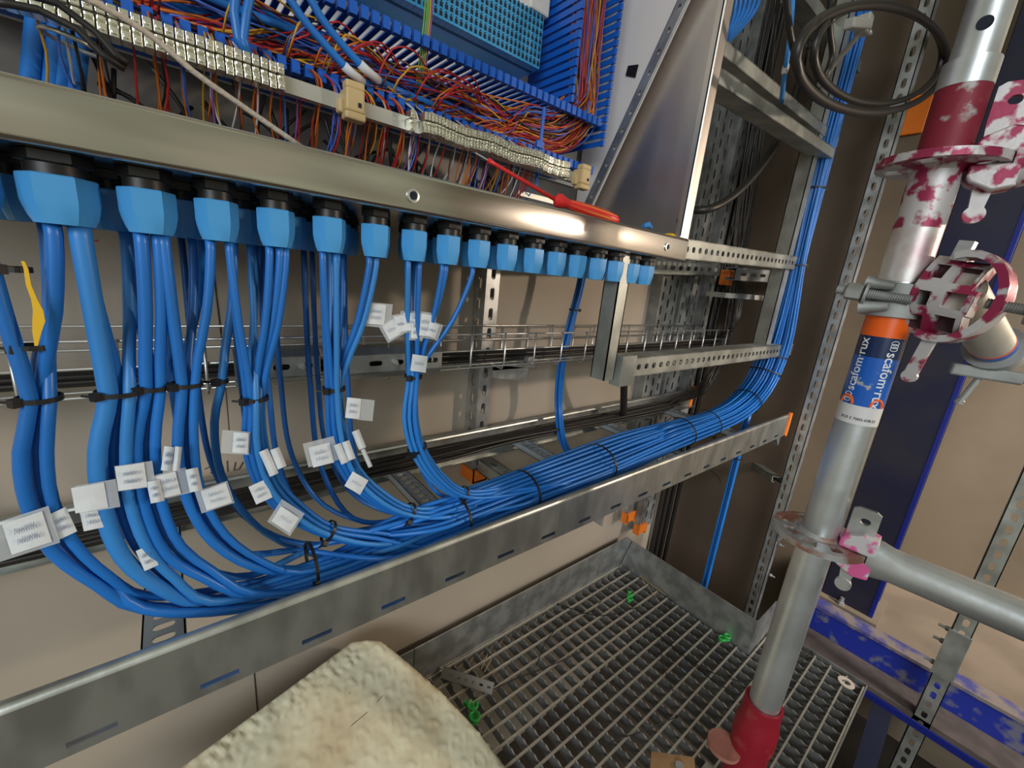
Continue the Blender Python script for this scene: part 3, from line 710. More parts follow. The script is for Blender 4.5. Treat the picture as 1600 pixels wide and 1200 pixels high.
# retaining strap
t = thing('duct_strap', W(.45, .53, .14), 'narrow blue strap hooked over the wires near the right end clamp', 'strap')
a, b = P(842, 165, Y=.52), P(846, 292, Y=.52); MB().frame((a+b)/2, X_, Y_, Z_, .005, .002, (a-b).length).build('band', DUCT, t); MB().box(P(843, 226, Y=.518), .014, .005, .009).build('hook', DUCT, t)
# light blue terminal strip
stp = thing('terminal_strip_base', W(.3, .62, .322), 'light blue carrier behind the rows of small blue terminals', 'terminal carrier'); MB().span(W(.05, .615, .322), W(.497, .661, .393)).build('carrier', TBLUE, stp)
proto = None; x = .10
while x < .494:
    t = thing('blue_terminal', W(x, .612, .322), f'thin light blue terminal, {nth(51-int(round((x-.10)/.008))-1)} from the right end of the strip', 'terminal block', 'light blue terminals in the strip')
    if proto is None:
        mb = MB(); c = wloc(t); mb.span(c+V((-.0038, -.012, 0)), c+V((.0038, .01, .071)))
        mb.mi = 1
        for k in range(7):
            z = .006+k*.0101
            mb.box(c+V((0, -.0122, z)), .0042, .001, .0052)
            mb.box(c+V((0, -.0122, z+.0044)), .0024, .001, .0015)
        proto = mb.build('terminal_body', [TBLUE, HOLE], t)
    else:
        cc = proto.copy(); C.collection.objects.link(cc); cc.parent = t; WL[cc.name] = wloc(t)
    x += .0080
t = thing('device_housing', W(.50, .62, .41), 'white device housing at the top of the cabinet beside the duct', 'device'); MB().span(W(.475, .61, .402), W(.515, .66, .46)).build('housing', WHITEP, t, bevel=.003); MB().lathe(W(.490, .61, .422), -Y_, [(.004, -.001), (.004, .001)], 12).build('screw', HOLE, t)

# ---- wires
def wire(pts, r, col, lab, grp, step=.012, seg=5):
    o = MB().tube(cr_spline(pts, step), r, seg).build('wire', MATS['wire_'+col], smooth=True); tag(o, lab, 'wire', grp); return o
cols = ['red', 'orange', 'yellow', 'blue', 'brown', 'red', 'orange', 'violet', 'black', 'blue', 'orange', 'white']
rd = random.Random(3)
XM = lambda x: (x-.05)*.82-.075
for i in range(125):   # drops below the terminal row
    x = rd.choice([rd.uniform(.05, .29), rd.uniform(.29, .46), rd.uniform(.46, .68)]); x = XM(round(x/.022)*.022+rd.uniform(-.004, .004)); c = rd.choice(cols)
    y0 = .512; y1 = rd.uniform(.53, .57); w = lambda s: rd.uniform(-s, s)
    top = W(x+w(.004), .555, .194) if rd.random() < .8 else W(x, .503, .145)
    pts = [top, W(x+w(.003), y0+w(.003), .165), W(x+w(.005), y0+.01+w(.006), .13), W(x+w(.008), y1, .09), W(x+w(.006), y1+w(.01), .050)]
    wire(pts, .00095, c, f'{c} core wire dropping from the terminal row towards the cable glands', f'{c} wires under the terminal rows')
for i in range(48):   # dark sleeves
    x = XM(rd.uniform(.06, .66)); w = lambda s: rd.uniform(-s, s)
    pts = [W(x+w(.025), .575, .145+w(.018)), W(x+w(.015), .565, .115+w(.01)), W(x+w(.010), .555, .085), W(x+w(.004), .55, .050)]
    o = MB().tube(cr_spline(pts, .008), .0020, 6).build('heat_shrink_sleeve', BLACK, smooth=True); tag(o, 'black heat-shrink sleeve on cores above the cable glands', 'sleeve', 'black sleeves above the glands')
for i in range(125):   # flow through the duct
    c = rd.choice(cols[:11]); xs = XM(rd.uniform(-.1, .66)); w = lambda s: rd.uniform(-s, s)
    xe = .568+w(.026); yy = .575+rd.uniform(-.015, .04); hh = rd.uniform(.197, .240)
    pts = [W(xs, .548+w(.006), .193), W(xs+.03, .56+w(.008), .203+w(.006))]
    x = xs+.08
    while x < .42: pts.append(W(x, yy+w(.012), hh+w(.009))); x += .07+w(.02)
    low = rd.uniform(.197, .25)
    pts += [W(.46+w(.015), .57+w(.012), low+w(.004)), W(.525+(xe-.568)*.7-(low-.22)*.5, .57+w(.012), low+.012), W(xe+.004-(low-.22)*.3, .572+w(.012), low+.06), W(xe, .575+w(.015), .37+w(.01)), W(xe+w(.006), .575+w(.015), .52), W(xe+w(.005), .575+w(.015), .95)]
    wire(pts, .00105, c, f'{c} core wire lying in the blue wiring duct and turning upward at its right end', f'{c} wires in the duct', .014)
for i in range(22):   # loops hopping between the combs on the left
    c = rd.choice(cols[:7]); x = XM(rd.uniform(.14, .5)); w = lambda s: rd.uniform(-s, s)
    wire([W(x, .55, .192), W(x+.003, .535, .206), W(x+.016, .532, .222+w(.012)), W(x+.05, .545, .235+w(.012)), W(x+.10, .58, .225+w(.012))], .00105, c, f'{c} core wire looping out of the duct comb at the left', f'{c} wires looping from the comb')
for i, (c, dx) in enumerate([('green', 0), ('yellow', .003), ('violet', .006), ('green', -.003), ('green', -.007)]):
    wire([P(672+dx*800, -30, Y=.555), P(668+dx*900, 40, Y=.55), P(662+dx*900, 90, Y=.56), P(655+dx*900, 150, Y=.58)], .0010, c, f'{c} core wire hanging in front of the light blue terminal strip' + (', leftmost' if i == 4 else ', rightmost green' if i == 0 else ''), 'wires in front of the blue strip')
def fat(pts, r, lab, grp=None, m=BLUE, name='blue_cable', cat='cable', step=.012, seg=12):
    o = MB().tube(cr_spline(pts, step), r, seg).build(name, m, smooth=True); return tag(o, lab, cat, grp)
for i, px in enumerate([[(372, -40), (366, 20), (372, 60), (385, 82)], [(400, -40), (385, 20), (380, 60), (388, 84)]]):
    fat([P(u, v, Y=.525) for u, v in px], .0040, ['thick blue cable dipping into the comb at the cabinet top, left one', 'thick blue cable dipping into the comb at the cabinet top, right one'][i])
for i, px in enumerate([[(430, -40), (470, 25), (510, 72), (550, 115), (590, 138), (650, 165)], [(465, -40), (500, 25), (535, 70), (575, 112), (615, 138), (680, 165)]]):
    pts = [P(u, v, Y=.53 if k < 4 else .56) for k, (u, v) in enumerate(px)]
    o = fat(pts, .0040, ['thick blue cable with white sleeve crossing the duct, left one', 'thick blue cable with white sleeve crossing the duct, right one'][i], 'blue cables with white sleeves')
    s_ = cr_spline(pts, .01); n = len(s_); MB().tube([p for p in s_[int(n*.38):int(n*.62)]], .0047, 12).build('white_sleeve', mat('sleeve_white', (.60, .62, .66), .6), o, smooth=True)
for i in range(9):
    w = lambda s: rd.uniform(-s, s)
    fat([W(-.3, .60+w(.015), .225+w(.02)), W(-.10, .585+w(.015), .235+w(.016)), W(.06, .58+w(.015), .232+w(.016)), W(.20+w(.04), .585, .226+w(.014)), W(.36+w(.03), .60, .22+w(.01))], .0042, 'thick dark blue cable lying deep in the duct at the cabinet left', 'blue cables deep in the duct')
for i, (u, h0) in enumerate([(48, 0), (82, 0), (98, 0), (118, 0)]):
    fat([uYh(u+14, .57, .20), uYh(u+8, .56, .16), uYh(u-2, .54, .10), uYh(u-6, .53, .050)], .0062, 'thick blue cable stub rising behind the lip at the far left', 'blue cable stubs behind the lip')
c = P(112, 66, Y=.52); mb = MB().tube([c+V((.017*math.cos(a), .014*math.sin(a), -.003*math.cos(a))) for a in [2*math.pi*k/20 for k in range(20)]], .0018, 6, True)
tag(mb.build('hose_clip', WIRE, smooth=True), 'bright metal hose clip around the blue stubs behind the lip', 'hose clip')
# rope and black cables over the lip
fat([P(40, -40, Y=.445), P(150, 5, Y=.445), P(235, 55, Y=.45), P(300, 110, Y=.45), P(385, 170, Y=.45), P(475, 232, Y=.445)], .0022, 'braided beige cord hanging across the terminal row', m=ROPE, name='braided_cord', cat='cord')
for i, px in enumerate([[(-40, 0), (60, 15), (120, 45), (160, 85), (195, 108)], [(-40, -20), (90, 5), (150, 50), (180, 85), (200, 100)]]):
    fat([P(u, v, Y=.465) for u, v in px], .0024, ['black cable crossing the terminals at the far left, lower one', 'black cable crossing the terminals at the far left, upper one'][i], m=BLKC, name='black_cable')

# ---- screwdriver lying on the lip
sd = thing('screwdriver', P(900, 325, Y=.42), 'red insulated screwdriver lying on the cabinet lip', 'screwdriver')
a, b, c, d = P(762, 250, Y=.485), P(868, 312, Y=.445), P(905, 328, Y=.435), P(966, 345, Y=.42)
ax = (b-a).normalized()
MB().tube([a-ax*.018, a], .0014, 8).build('blade', GALV, sd); MB().tube([a, a+ax*.012, b], .0030, 10, rs=[.0035, .0024, .0027]).build('insulated_shaft', RED, sd, smooth=True)
ax2 = (d-b).normalized(); LH = (d-b).length
HND = ssm(MB().lathe(b, ax2, [(.003, -.002), (.0085, .002), (.0095, .008), (.0068, .016), (.0060, .022), (.0072, .032), (.0085, LH*.55), (.0083, LH*.8), (.0068, LH*.95), (.003, LH)], 12).build('handle', RED, sd), 30)
ssm(MB().lathe(b, ax2, [(.0060, .022), (.0072, .032), (.0088, LH*.55), (.0086, LH*.8), (.0070, LH*.93)], 7).build('grip_inlay', TOOLO, HND), 30)
c = P(1012, 355, Y=.43); tag(ssm(MB().tube([c+V((-.012, 0, 0)), c+V((0, 0, .004)), c+V((.012, 0, 0))], .004, 8, rs=[.003, .005, .002]).build('ferrule_bit', BLUE2)), 'small blue plastic bit lying behind the lip beside the screwdriver', 'plastic bit')
c = P(1050, 368, Y=.42); tag(MB().box(c, .022, .015, .005).build('yellow_tag', YEL, bevel=.002), 'small yellow plastic bit in the lower right cabinet corner', 'plastic bit')

# ================================================================== BLUE CABLES FROM GLANDS TO TRAY
M_ = [W(-.16, .452, -.340), W(-.04, .45, -.345), W(.10, .45, -.346), W(.20, .45, -.346), W(.30, .452, -.347), W(.45, .458, -.346), W(.614, .462, -.343), W(.75, .465, -.338), W(.92, .465, -.333), W(1.08, .465, -.330), W(1.20, .465, -.320),
      W(1.31, .465, -.288), W(1.372, .463, -.230), W(1.395, .460, -.145), W(1.397, .458, -.03), W(1.388, .458, .10), W(1.384, .46, .30), W(1.384, .46, .50), W(1.384, .46, 1.0)]
MS = cr_spline(M_, .016)
def mT(i):
    a, b = MS[max(0, i-1)], MS[min(len(MS)-1, i+1)]; return (b-a).normalized()
BN = [('far left bundle', [(14, .43), (47, .43), (80, .43), (92, .48)], .0047,
       [(62, 622, 0.4425), (52, 700, 0.4450), (62, 780, 0.4483), (98, 850, 0.4517), (160, 903, 0.4550), (240, 930, 0.4550)], 0, [.0047, .0047, .0047, .0040]),
      ('second bundle from the left', [(128, .43), (166, .43), (206, .48)], .0047,
       [(187, 612, 0.4425), (176, 700, 0.4450), (182, 780, 0.4483), (212, 860, 0.4517), (262, 908, 0.4550), (335, 928, 0.4550)], 0, [.0062, .0043, .0043]),
      ('third bundle from the left', [(205, .43), (246, .43), (225, .48)], .0043,
       [(240, 605, 0.4450), (228, 690, 0.4483), (240, 790, 0.4517), (272, 858, 0.4550), (325, 895, 0.4550), (400, 908, 0.4550)], 0, [.0046, .0040, .0040]),
      ('fourth bundle from the left', [(284, .43), (318, .43), (300, .48), (290, .53)], .0037,
       [(292, 600, 0.4450), (287, 690, 0.4483), (300, 770, 0.4517), (340, 838, 0.4550), (400, 878, 0.4550), (470, 888, 0.4550)], 0, [.0043, .0036, .0036, .0034]),
      ('lone cable', [(345, .48)], .0037, [(347, 595, 0.4550), (335, 660, 0.4700), (345, 740, 0.4850), (380, 800, 0.5000), (430, 842, 0.5150), (500, 858, 0.5150)], 0, [.0037]),
      ('middle bundle', [(358, .43), (380, .43), (402, .43), (415, .48), (437, .43), (456, .43), (395, .53), (425, .53)], .0032,
       [(398, 622, 0.4450), (400, 700, 0.4483), (422, 760, 0.4517), (465, 803, 0.4550), (513, 830, 0.4550), (585, 843, 0.4550), (660, 838, 0.4550)], 0, None),
      ('third bundle from the right', [(478, .43), (490, .43), (505, .48), (525, .43), (537, .43), (548, .48), (576, .43), (588, .43), (515, .53)], .0031,
       [(522, 607, 0.4483), (528, 680, 0.4517), (550, 738, 0.4550), (592, 778, 0.4550), (640, 800, 0.4550), (700, 800, 0.4550), (770, 785, 0.4550)], 0, None),
      ('right bundle', [(618, .43), (628, .48), (638, .48), (658, .43), (667, .48), (690, .43), (697, .43), (730, .43), (650, .53)], .0029,
       [(646, 588, 0.4550), (641, 650, 0.4550), (652, 700, 0.4550), (682, 745, 0.4550), (724, 772, 0.4550), (790, 768, 0.4550), (850, 752, 0.4550)], 0, None)]
def hexpts(n):
    pts = []; k = 0; 
    for a in range(-6, 7):
        for b in range(-6, 7): pts.append((a+b*.5, b*math.sqrt(3)/2))
    pts.sort(key=lambda p: (p[0]**2+p[1]**2, p[1])); pts = pts[:n]
    cx, cy = sum(p[0] for p in pts)/n, sum(p[1] for p in pts)/n
    return [(p[0]-cx, p[1]-cy) for p in pts]
NT = sum(len(b[1]) for b in BN)+5+18
sp = .0078
slots = []
for b in range(-6, 7):
    for a in range(-8, 9):
        y, z = (a+(b % 2)*.5)*sp, b*sp*.866
        slots.append((y, z, (y/1.25)**2+(z/1.0)**2))
slots.sort(key=lambda s: s[2]); slots = [(s[0], s[1]) for s in slots[:NT]]
slots.sort(key=lambda s: (round(s[1]/.006)*1.0-s[0]*20, s[0]))
print('cables', NT)
rc = random.Random(11); BPATH = {}; si = 0
def mpath(slot, Xj, ph, tail=1.2):
    pts = []; acc = 0
    for i, p in enumerate(MS):
        if i: acc += (MS[i]-MS[i-1]).length
        if p.x < Xj and i < len(MS)*.7: continue
        if i % 4: continue
        T = mT(i); n2 = T.cross(Y_).normalized(); rot = .35*math.sin(acc*2.2); cy, cz = slot
        y = cy*math.cos(rot)-cz*math.sin(rot); z = cy*math.sin(rot)+cz*math.cos(rot)
        wob = .0018
        sprd = (1.0+.10*math.sin(acc*9))*(1-.42*min(1, max(0, (p.z-H+.10)/.22)))
        pts.append(p+Y_*(y*sprd+wob*math.sin(acc*9+ph))+n2*(z*sprd+wob*math.cos(acc*6+ph*2)))
    return pts
CABPTS = {}
for bi, (bn, tops, r0, path, Xj, rad) in enumerate(BN):
    n = len(tops); hp = hexpts(n); cen = [P(u, v, Y=y) for u, v, y in path]; BPATH[bi] = cen
    order = sorted(range(n), key=lambda i: tops[i][0]); hs = sorted(range(n), key=lambda k: hp[k][0])
    CABPTS[bi] = []
    for oi, i in enumerate(order):
        u, yrow = tops[i]; r = (rad[i] if rad else r0*rc.uniform(.93, 1.07)); rr = max(rad) if rad else r0
        g = uYh(u, yrow, .003); near = min([q for q in GL if abs(q[1]-yrow) < .01], key=lambda q: abs(q[0]-g.x))
        gx = near[0]+max(-.0065, min(.0065, g.x-near[0])); g = W(gx, yrow, .008)
        off = hp[hs[oi]]
        pts = [g, g+V((0, 0, -.012))]
        c0 = cen[0]; T0 = (cen[1]-cen[0]).normalized()
        for k, c in enumerate(cen):
            T = (cen[min(k+1, len(cen)-1)]-cen[max(k-1, 0)]).normalized() if k else -Z_
            n2 = T.cross(Y_).normalized(); spd = 2*rr*(1.0 if k in (0, 4) else 1.35)
            p = c+n2*(off[0]*spd)+Y_*(off[1]*spd*.9)
            if k == 0:
                dz = g.z-p.z; m = g+(p-g)*.5; m.x = g.x+(p.x-g.x)*.33; m.y = g.y+(p.y-g.y)*.4; pts.append(m)
                m2 = g+(p-g)*.8; m2.x = g.x+(p.x-g.x)*.78; pts.append(m2)
                pts.append(p)
            elif k == len(cen)-1:
                s = slots[si+oi]; q = c+n2*(s[1]*.8)+Y_*(s[0]*.9); pts.append(p.lerp(q, .6))
            else: pts.append(p)
        sl = slots[si+oi]; mp = mpath(sl, max(Xj, pts[-1].x+.055), rc.uniform(0, 6))
        pts += mp
        o = fat(pts, r, '', m=BLUE if rc.random() < .75 else BLUE2, seg=10, step=.014)
        pos = ['leftmost', 'second from left', 'third from left', 'fourth from left', 'fifth from left', 'sixth from left', 'seventh from left', 'eighth from left', 'rightmost']
        lab = f'thick blue cable of the {bn}' if r > .005 else f'blue cable of the {bn}'
        if n > 1: lab += ', ' + ('rightmost' if oi == n-1 else pos[oi]) + ' at the glands'
        else: lab = 'single blue cable dropping alone between the fourth and middle bundles'
        tag(o, lab, 'cable', 'blue cables falling from the glands')
        CABPTS[bi].append((cr_spline(pts, .014), r))
    si += n
# extra cables lying deeper in the tray
for k in range(18):
    sl = slots[si]; si += 1
    g = rc.choice([q for q in GL if q[1] > .52 and -.02 < q[0] < .30]); g = W(g[0], g[1], .008)
    xx = max(g.x+.02, .0)
    pts = [g, g+V((0, 0, -.03)), W(g.x+.0, g.y-.01, -.15), W(g.x+.008, g.y-.02, -.26), W(g.x+.04, g.y-.04, -.33), W(g.x+.10, .49, -.352)]
    pts += mpath(sl, g.x+.19, rc.uniform(0, 6))
    tag(fat(pts, .0032, '', seg=8, step=.014), 'blue cable from the rear glands lying at the back of the bundle', 'cable', 'blue cables from the rear glands')
# rear bundle dropping behind
hp = hexpts(5); cen = [P(908, 440, Y=.66), P(893, 500, Y=.66), P(878, 565, Y=.66), P(873, 640, Y=.66), P(884, 700, Y=.60), P(925, 738, Y=.53)]
for k in range(5):
    sl = slots[si]; si += 1; off = hp[k]; pts = [cen[0]+V((off[0]*.007, off[1]*.007, .12))]
    for c in cen[:-1]: pts.append(c+V((off[0]*.0068, off[1]*.0068, off[0]*.002)))
    pts.append(cen[-1]+V((0, off[1]*.007, off[0]*.007))); pts += mpath(sl, cen[-1].x+.08, rc.uniform(0, 6))
    tag(fat(pts, .0032, '', seg=8, step=.014), 'blue cable of the slim bundle dropping behind the post under the cabinet', 'cable', 'blue cables dropping by the post')
# hanging bundle below the tray end
for k in range(5):
    off = hp[k]; base = [W(1.36, .475, -.34), W(1.36, .475, -.6), W(1.36, .475, -.9), W(1.36, .475, -1.4)]
    tag(fat([b+V((off[0]*.0075, off[1]*.0075, 0)) for b in base], .0035, '', seg=8, step=.05), 'blue cable hanging straight down below the right end of the tray', 'cable', 'blue cables hanging below the tray')
# top right blue cables
for k in range(6):
    a = [(1150+k*8, -30), (1150+k*7, 5), (1142+k*4, 40), (1130, 62+k*2)]
    tag(fat([P(u, v, Y=.46+.002*k) for u, v in a], .0034, '', seg=8), 'blue cable sweeping behind the upper right cabinet edge', 'cable', 'blue cables at the upper cabinet edge')
o = fat([P(1238, -40, Y=.35), P(1237, 20, Y=.35), P(1232, 75, Y=.35), P(1226, 115, Y=.355), P(1221, 160, Y=.37)], .0038, 'single light blue cable with white tape hanging before the double channel', m=BLUE2)
c = P(1227, 108, Y=.354); ssm(MB().lathe(c+V((0, 0, -.007)), Z_, [(.004, 0), (.0052, .003), (.0050, .011), (.004, .014)], 12).build('white_tape', LWHITE, o))

# ---- cable ties
def tie(c, T, ra, rb, lab=None, up=None, grp=None):
    T = T.normalized(); U = (Y_-T*Y_.dot(T)).normalized(); N = T.cross(U).normalized(); n = 24; loops = []
    w = .0018; th = .0011
    for k in range(n):
        a = 2*math.pi*k/n; e = U*math.cos(a)*ra+N*math.sin(a)*rb; d = (U*math.cos(a)/ra+N*math.sin(a)/rb).normalized()
        loops.append([c+e-T*w, c+e+T*w, c+e+T*w+d*th, c+e-T*w+d*th])
    mb = MB(); mb.loft(loops, False, True)
    a = -2.3; e = U*math.cos(a)*ra+N*math.sin(a)*rb; d = (U*math.cos(a)+N*math.sin(a)).normalized(); tg = T.cross(d)
    mb.frame(c+e+d*.0028, T, d, tg, .0062, .0052, .0058)
    mb.tube([c+e+d*.003, c+e+d*.003+tg*.010+d*.002], .0012, 4)
    tag(mb.build('cable_tie', BLACK), lab, 'cable tie', grp)
for bi in range(8):
    cen = BPATH[bi]; n = len(BN[bi][1]); rr = (max(BN[bi][5]) if BN[bi][5] else BN[bi][2]); e = rr*{1: 1.1, 3: 2.25, 4: 2.4, 8: 3.3, 9: 3.3}[n]
    tie(cen[0], -Z_+V((0, 0, 0)), e*1.0, e*1.02, f'black cable tie gathering the {BN[bi][0]} in front of the mesh tray' if n > 1 else 'black cable tie on the lone blue cable', grp='cable ties on the falling bundles')
    if bi >= 5:
        k = 4; T = cen[k+1]-cen[k-1]; tie(cen[k], T, e*1.05, e*1.15, f'black cable tie at the foot of the {BN[bi][0]}', grp='cable ties on the falling bundles')
cen = BPATH[7]; tie(cen[2], cen[3]-cen[1], .0112, .0118, 'black cable tie half way down the right bundle')
cen0 = P(27, 421, Y=.435); tie(cen0, -Z_, .0062, .0062, 'black cable tie holding the yellow strip at the far left, upper one')
tie(P(50, 542, Y=.44), -Z_, .0072, .008, 'black cable tie holding the yellow strip at the far left, lower one')
o = MB(); py = [P(u, v, Y=.425) for u, v in [(36, 408), (41, 420), (45, 445), (54, 468), (60, 485), (61, 502), (58, 520), (57, 540)]]; wv = [.0008, .0010, .0012, .0014, .0024, .0030, .0020, .0008]
o.loft([[p-X_*w, p-X_*w-Y_*.001, p+X_*w-Y_*.001, p+X_*w] for p, w in zip(py, wv)]); tag(o.build('yellow_strip', YEL), 'yellow plastic strip tucked under two ties on the far left cable', 'strip')
tw = [((490, 893), .024, .020, 'at the lowest point of the sweep'), ((715, 815), .030, .026, 'left of the middle of the tray'), ((820, 775), .034, .030, 'below the mesh tray bracket'), ((935, 727), .038, .033, 'over the middle rung'), ((1065, 683), .038, .034, 'left of the bulge'),
      ((1105, 665), .038, .034, 'right of the bulge'), ((1165, 645), .038, .034, 'near the bend'), ((1190, 628), .038, .034, 'at the start of the bend')]
tw = [(P(*a, Y=.46).x, b, c, d) for a, b, c, d in tw]
def at_x(x):
    i = min(range(len(MS)), key=lambda i: abs(MS[i].x-x) if MS[i].z < H-.15 else 9); return i
for x, ra, rb, w_ in tw:
    i = at_x(x); tie(MS[i], mT(i), ra+.004, rb+.001, f'black cable tie round the main blue bundle {w_}', grp='cable ties on the main bundle')
for hh, w_ in [(-.21, 'on the bend'), (.10, 'level with the punched channels'), (.30, 'high beside the channel upright')]:
    i = min(range(len(MS)), key=lambda i: abs(MS[i].z-H-hh)+(0 if MS[i].x > 1.3 else 9)); q_ = 1-.42*min(1, max(0, (hh+.10)/.22)); tie(MS[i], mT(i), .042*q_+.002, .035*q_+.002, f'black cable tie round the main blue bundle {w_}', grp='cable ties on the main bundle')
tie(W(1.36, .475, -.50), Z_, .011, .011, 'black cable tie on the blue cables hanging below the tray')
tie(P(897, 484, Y=.66), Z_, .0105, .0105, 'black cable tie on the slim bundle behind the post')

# ================================================================== BLACK CABLES
rb_ = random.Random(5)
for k in range(10):
    y = .635+.0085*(k % 7)+rb_.uniform(-.002, .002); h = -.364+.008*(k//7)+rb_.uniform(0, .005); w = lambda s: rb_.uniform(-s, s)
    pts = [W(-.35, y, h)]+[W(x, y+w(.005), h+w(.002)+.006*math.sin(x*3)) for x in (-.05, .15, .35, .55, .75, .95)]+[W(1.15, y-.02, h+.012), P(1060+w(6), 625+w(3), Y=.64), P(1108+w(8), 598+w(8), Y=.66), P(1136+w(8), 540+w(8), Y=.66), P(1148+w(10), 450, Y=.67), P(1165+w(12), 300, Y=.68), P(1195+w(12), 100, Y=.68), P(1225+w(12), -60, Y=.68)]
    tag(fat(pts, .0036, '', m=BLKC, seg=7, step=.025, name='black_cable'), 'black cable lying along the back rail of the ladder tray and rising at its end', 'cable', 'black cables in the ladder tray')
for k in range(7):
    y = .625+.010*(k % 6); h = -.160+.009*(k//6); w = lambda s: rb_.uniform(-s, s)
    pts = [W(-.35, y, h)]+[W(x, y+w(.004), h+w(.002)) for x in (-.05, .25, .55, .85, 1.15)]+[W(1.38, y, h+.01), P(1150+w(4), 500, Y=.67), P(1165+w(4), 380, Y=.68), P(1190+w(6), 200, Y=.68), P(1220+w(6), -40, Y=.68)]
    tag(fat(pts, .0038, '', m=BLKC, seg=7, step=.025, name='black_cable'), 'black cable lying in the wire mesh tray', 'cable', 'black cables in the mesh tray')
fat([P(975, 560, Y=.62), P(975, 600, Y=.62), P(974, 650, Y=.64)], .0095, 'thick black cable stub below the post foot under the cabinet', m=BLKC, name='black_cable')
# dark cable group, right of cabinet
for k in range(7):
    tag(fat([W(1.45+.021*k, .735-.01*(k % 2), h) for h in (-1.55, -.2, .4, 1.2)], .009, '', m=BLKC, seg=8, step=.2, name='black_cable'), f'thick black cable running up in the wall corner, {nth(k+1)} from the left', 'cable', 'thick black cables in the wall corner')
fat([P(1060, 325, Y=.60), P(1100, 328, Y=.54), P(1140, 310, Y=.52), P(1185, 265, Y=.51), P(1222, 205, Y=.52), P(1250, 120, Y=.56), P(1262, 20, Y=.6), P(1265, -60, Y=.6)], .0090, 'thick shiny black cable curving out behind the cabinet side', m=BLKC, name='black_cable', seg=14)
def coil(cx, cy, ru, rv, Y0, r, lab, a0=-3.6, a1=1.9, dY=.0):
    pts = []
    for k in range(26):
        a = a0+(a1-a0)*k/25; pts.append(P(cx+ru*math.cos(a), cy+rv*math.sin(a)*-1, Y=Y0+dY*k/25))
    return fat(pts, r, lab, m=BLKC, name='black_cable', seg=12)
coil(1361, 92, 118, 84, .30, .0072, 'black cable coil beside the scaffold tube, outer loop', -3.9, 2.5, .015)
coil(1371, 84, 100, 78, .31, .0060, 'black cable coil beside the scaffold tube, inner loop', -3.8, 2.45, .015)
for i, px in enumerate([[(1225, -40), (1236, 60), (1256, 115), (1290, 155), (1340, 178)], [(1300, -30), (1296, 40), (1300, 90), (1288, 122)], [(1340, 55), (1325, 75), (1305, 98), (1288, 122), (1270, 150)]]):
    fat([P(u, v, Y=.33) for u, v in px], .0048, ['black cable strand left of the coil', 'short black cable strand above the coil crossing', 'black cable strand leading out of the pale clamp'][i], m=BLKC if i < 2 else mat('grey_cable', (.12, .11, .10), .4), name='black_cable')
fat([P(1110, 735, Y=.60), P(1122, 745, Y=.60), P(1133, 765, Y=.60)], .0013, 'thin black wire end hanging under the tray', m=BLKC, name='black_cable')

# ================================================================== PAPER TAGS
def Y2(y): return float(np.interp(y, [.54, .575, .585, .60], [.425, .432, .437, .445]))
def ptag(u, v, w, h, ang, Y, lab, text=True, tape=None, fold=False, txt=None):
    """w, h, in photo pixels, ang degrees clockwise"""
    Y = Y2(Y); a = math.radians(ang); ex = V((math.cos(a), math.sin(a))); ey = V((-math.sin(a), math.cos(a)))
    def q(dx, dy, dY=0): 
        p = V((u, v))+ex*dx+ey*dy; return P(p.x, p.y, Y=Y+dY)
    c = q(0, 0); t = thing('cable_label', c, lab, 'cable label')
    mb = MB(); n = 6; vs = []
    for i in range(n+1):
        for j in (-.5, .5):
            dx = (i/n-.5)*w; dy = j*h; vs.append(q(dx, dy, -.0012*math.sin(i/n*math.pi)*(3 if fold else 1)-.004*(i/n)*0))
    m = len(vs); vs += [p+Y_*.0006 for p in vs]; fs = []
    for i in range(n):
        k = 2*i; fs += [(k, k+1, k+3, k+2), (m+k, m+k+2, m+k+3, m+k+1), (k, k+2, m+k+2, m+k), (k+1, m+k+1, m+k+3, k+3)]
    fs += [(0, m, m+1, 1), (2*n, 2*n+1, m+2*n+1, m+2*n)]
    mb.add(vs, fs); mb.build('paper', PAPER, t)
    if tape:
        x0, x1, y0, y1 = tape; MB().prism([q(x0, y0, .0008), q(x1, y0, .0008), q(x1, y1, .0008), q(x0, y1, .0008)], (0, .0004, 0)).build('clear_tape', TAPE, t)
    if text:
        rr = random.Random(int(u*7+v)); mb = MB(); rows = 2 if h > 28 else 1
        fsz = min(w, h)
        for row in range(rows):
            y = (row-(rows-1)/2)*h*.32; x = -w*.28; pts = []
            while x < w*.3:
                hh = h*.10
                pts = [(x, y+hh), (x+w*.03, y-hh*rr.uniform(.6, 1.3)), (x+w*.06, y+hh*rr.uniform(.2, 1)), (x+w*.085, y-hh*.2)]
                mb.tube([q(*p_, -.0024*(2 if fold else 1)) for p_ in pts], .00014 if w < 45 else .0002, 4); x += w*.12
        mb.build('handwriting', INK, t)
    return t
ptag(42, 833, 66, 50, -18, .575, 'large white paper label at the left edge with blue handwriting', tape=(-60, 45, -30, 30))
ptag(97, 818, 32, 42, -25, .585, 'paper label beside the large one at the left edge, wrapped in tape')
ptag(140, 778, 52, 40, -10, .575, 'blank white paper label on the thick cable of the second bundle', text=False, tape=(-20, 45, -22, 22))
ptag(145, 810, 36, 34, -12, .59, 'lower taped paper label behind the blank one, with writing')
ptag(205, 745, 46, 38, -8, .578, 'white paper label between second and third bundles', tape=(-24, 36, -20, 20))
ptag(243, 768, 22, 34, -12, .58, 'narrow paper label folded round the third bundle', fold=True)
ptag(262, 758, 34, 36, -14, .583, 'small paper label just left of the fourth bundle, lower one', tape=(-22, 34, -20, 20))
ptag(262, 717, 16, 38, 8, .583, 'slim paper label just left of the fourth bundle, upper one')
ptag(277, 717, 11, 38, 6, .572, 'cream folded paper sleeve on the fourth bundle, upper one', fold=True, text=False)
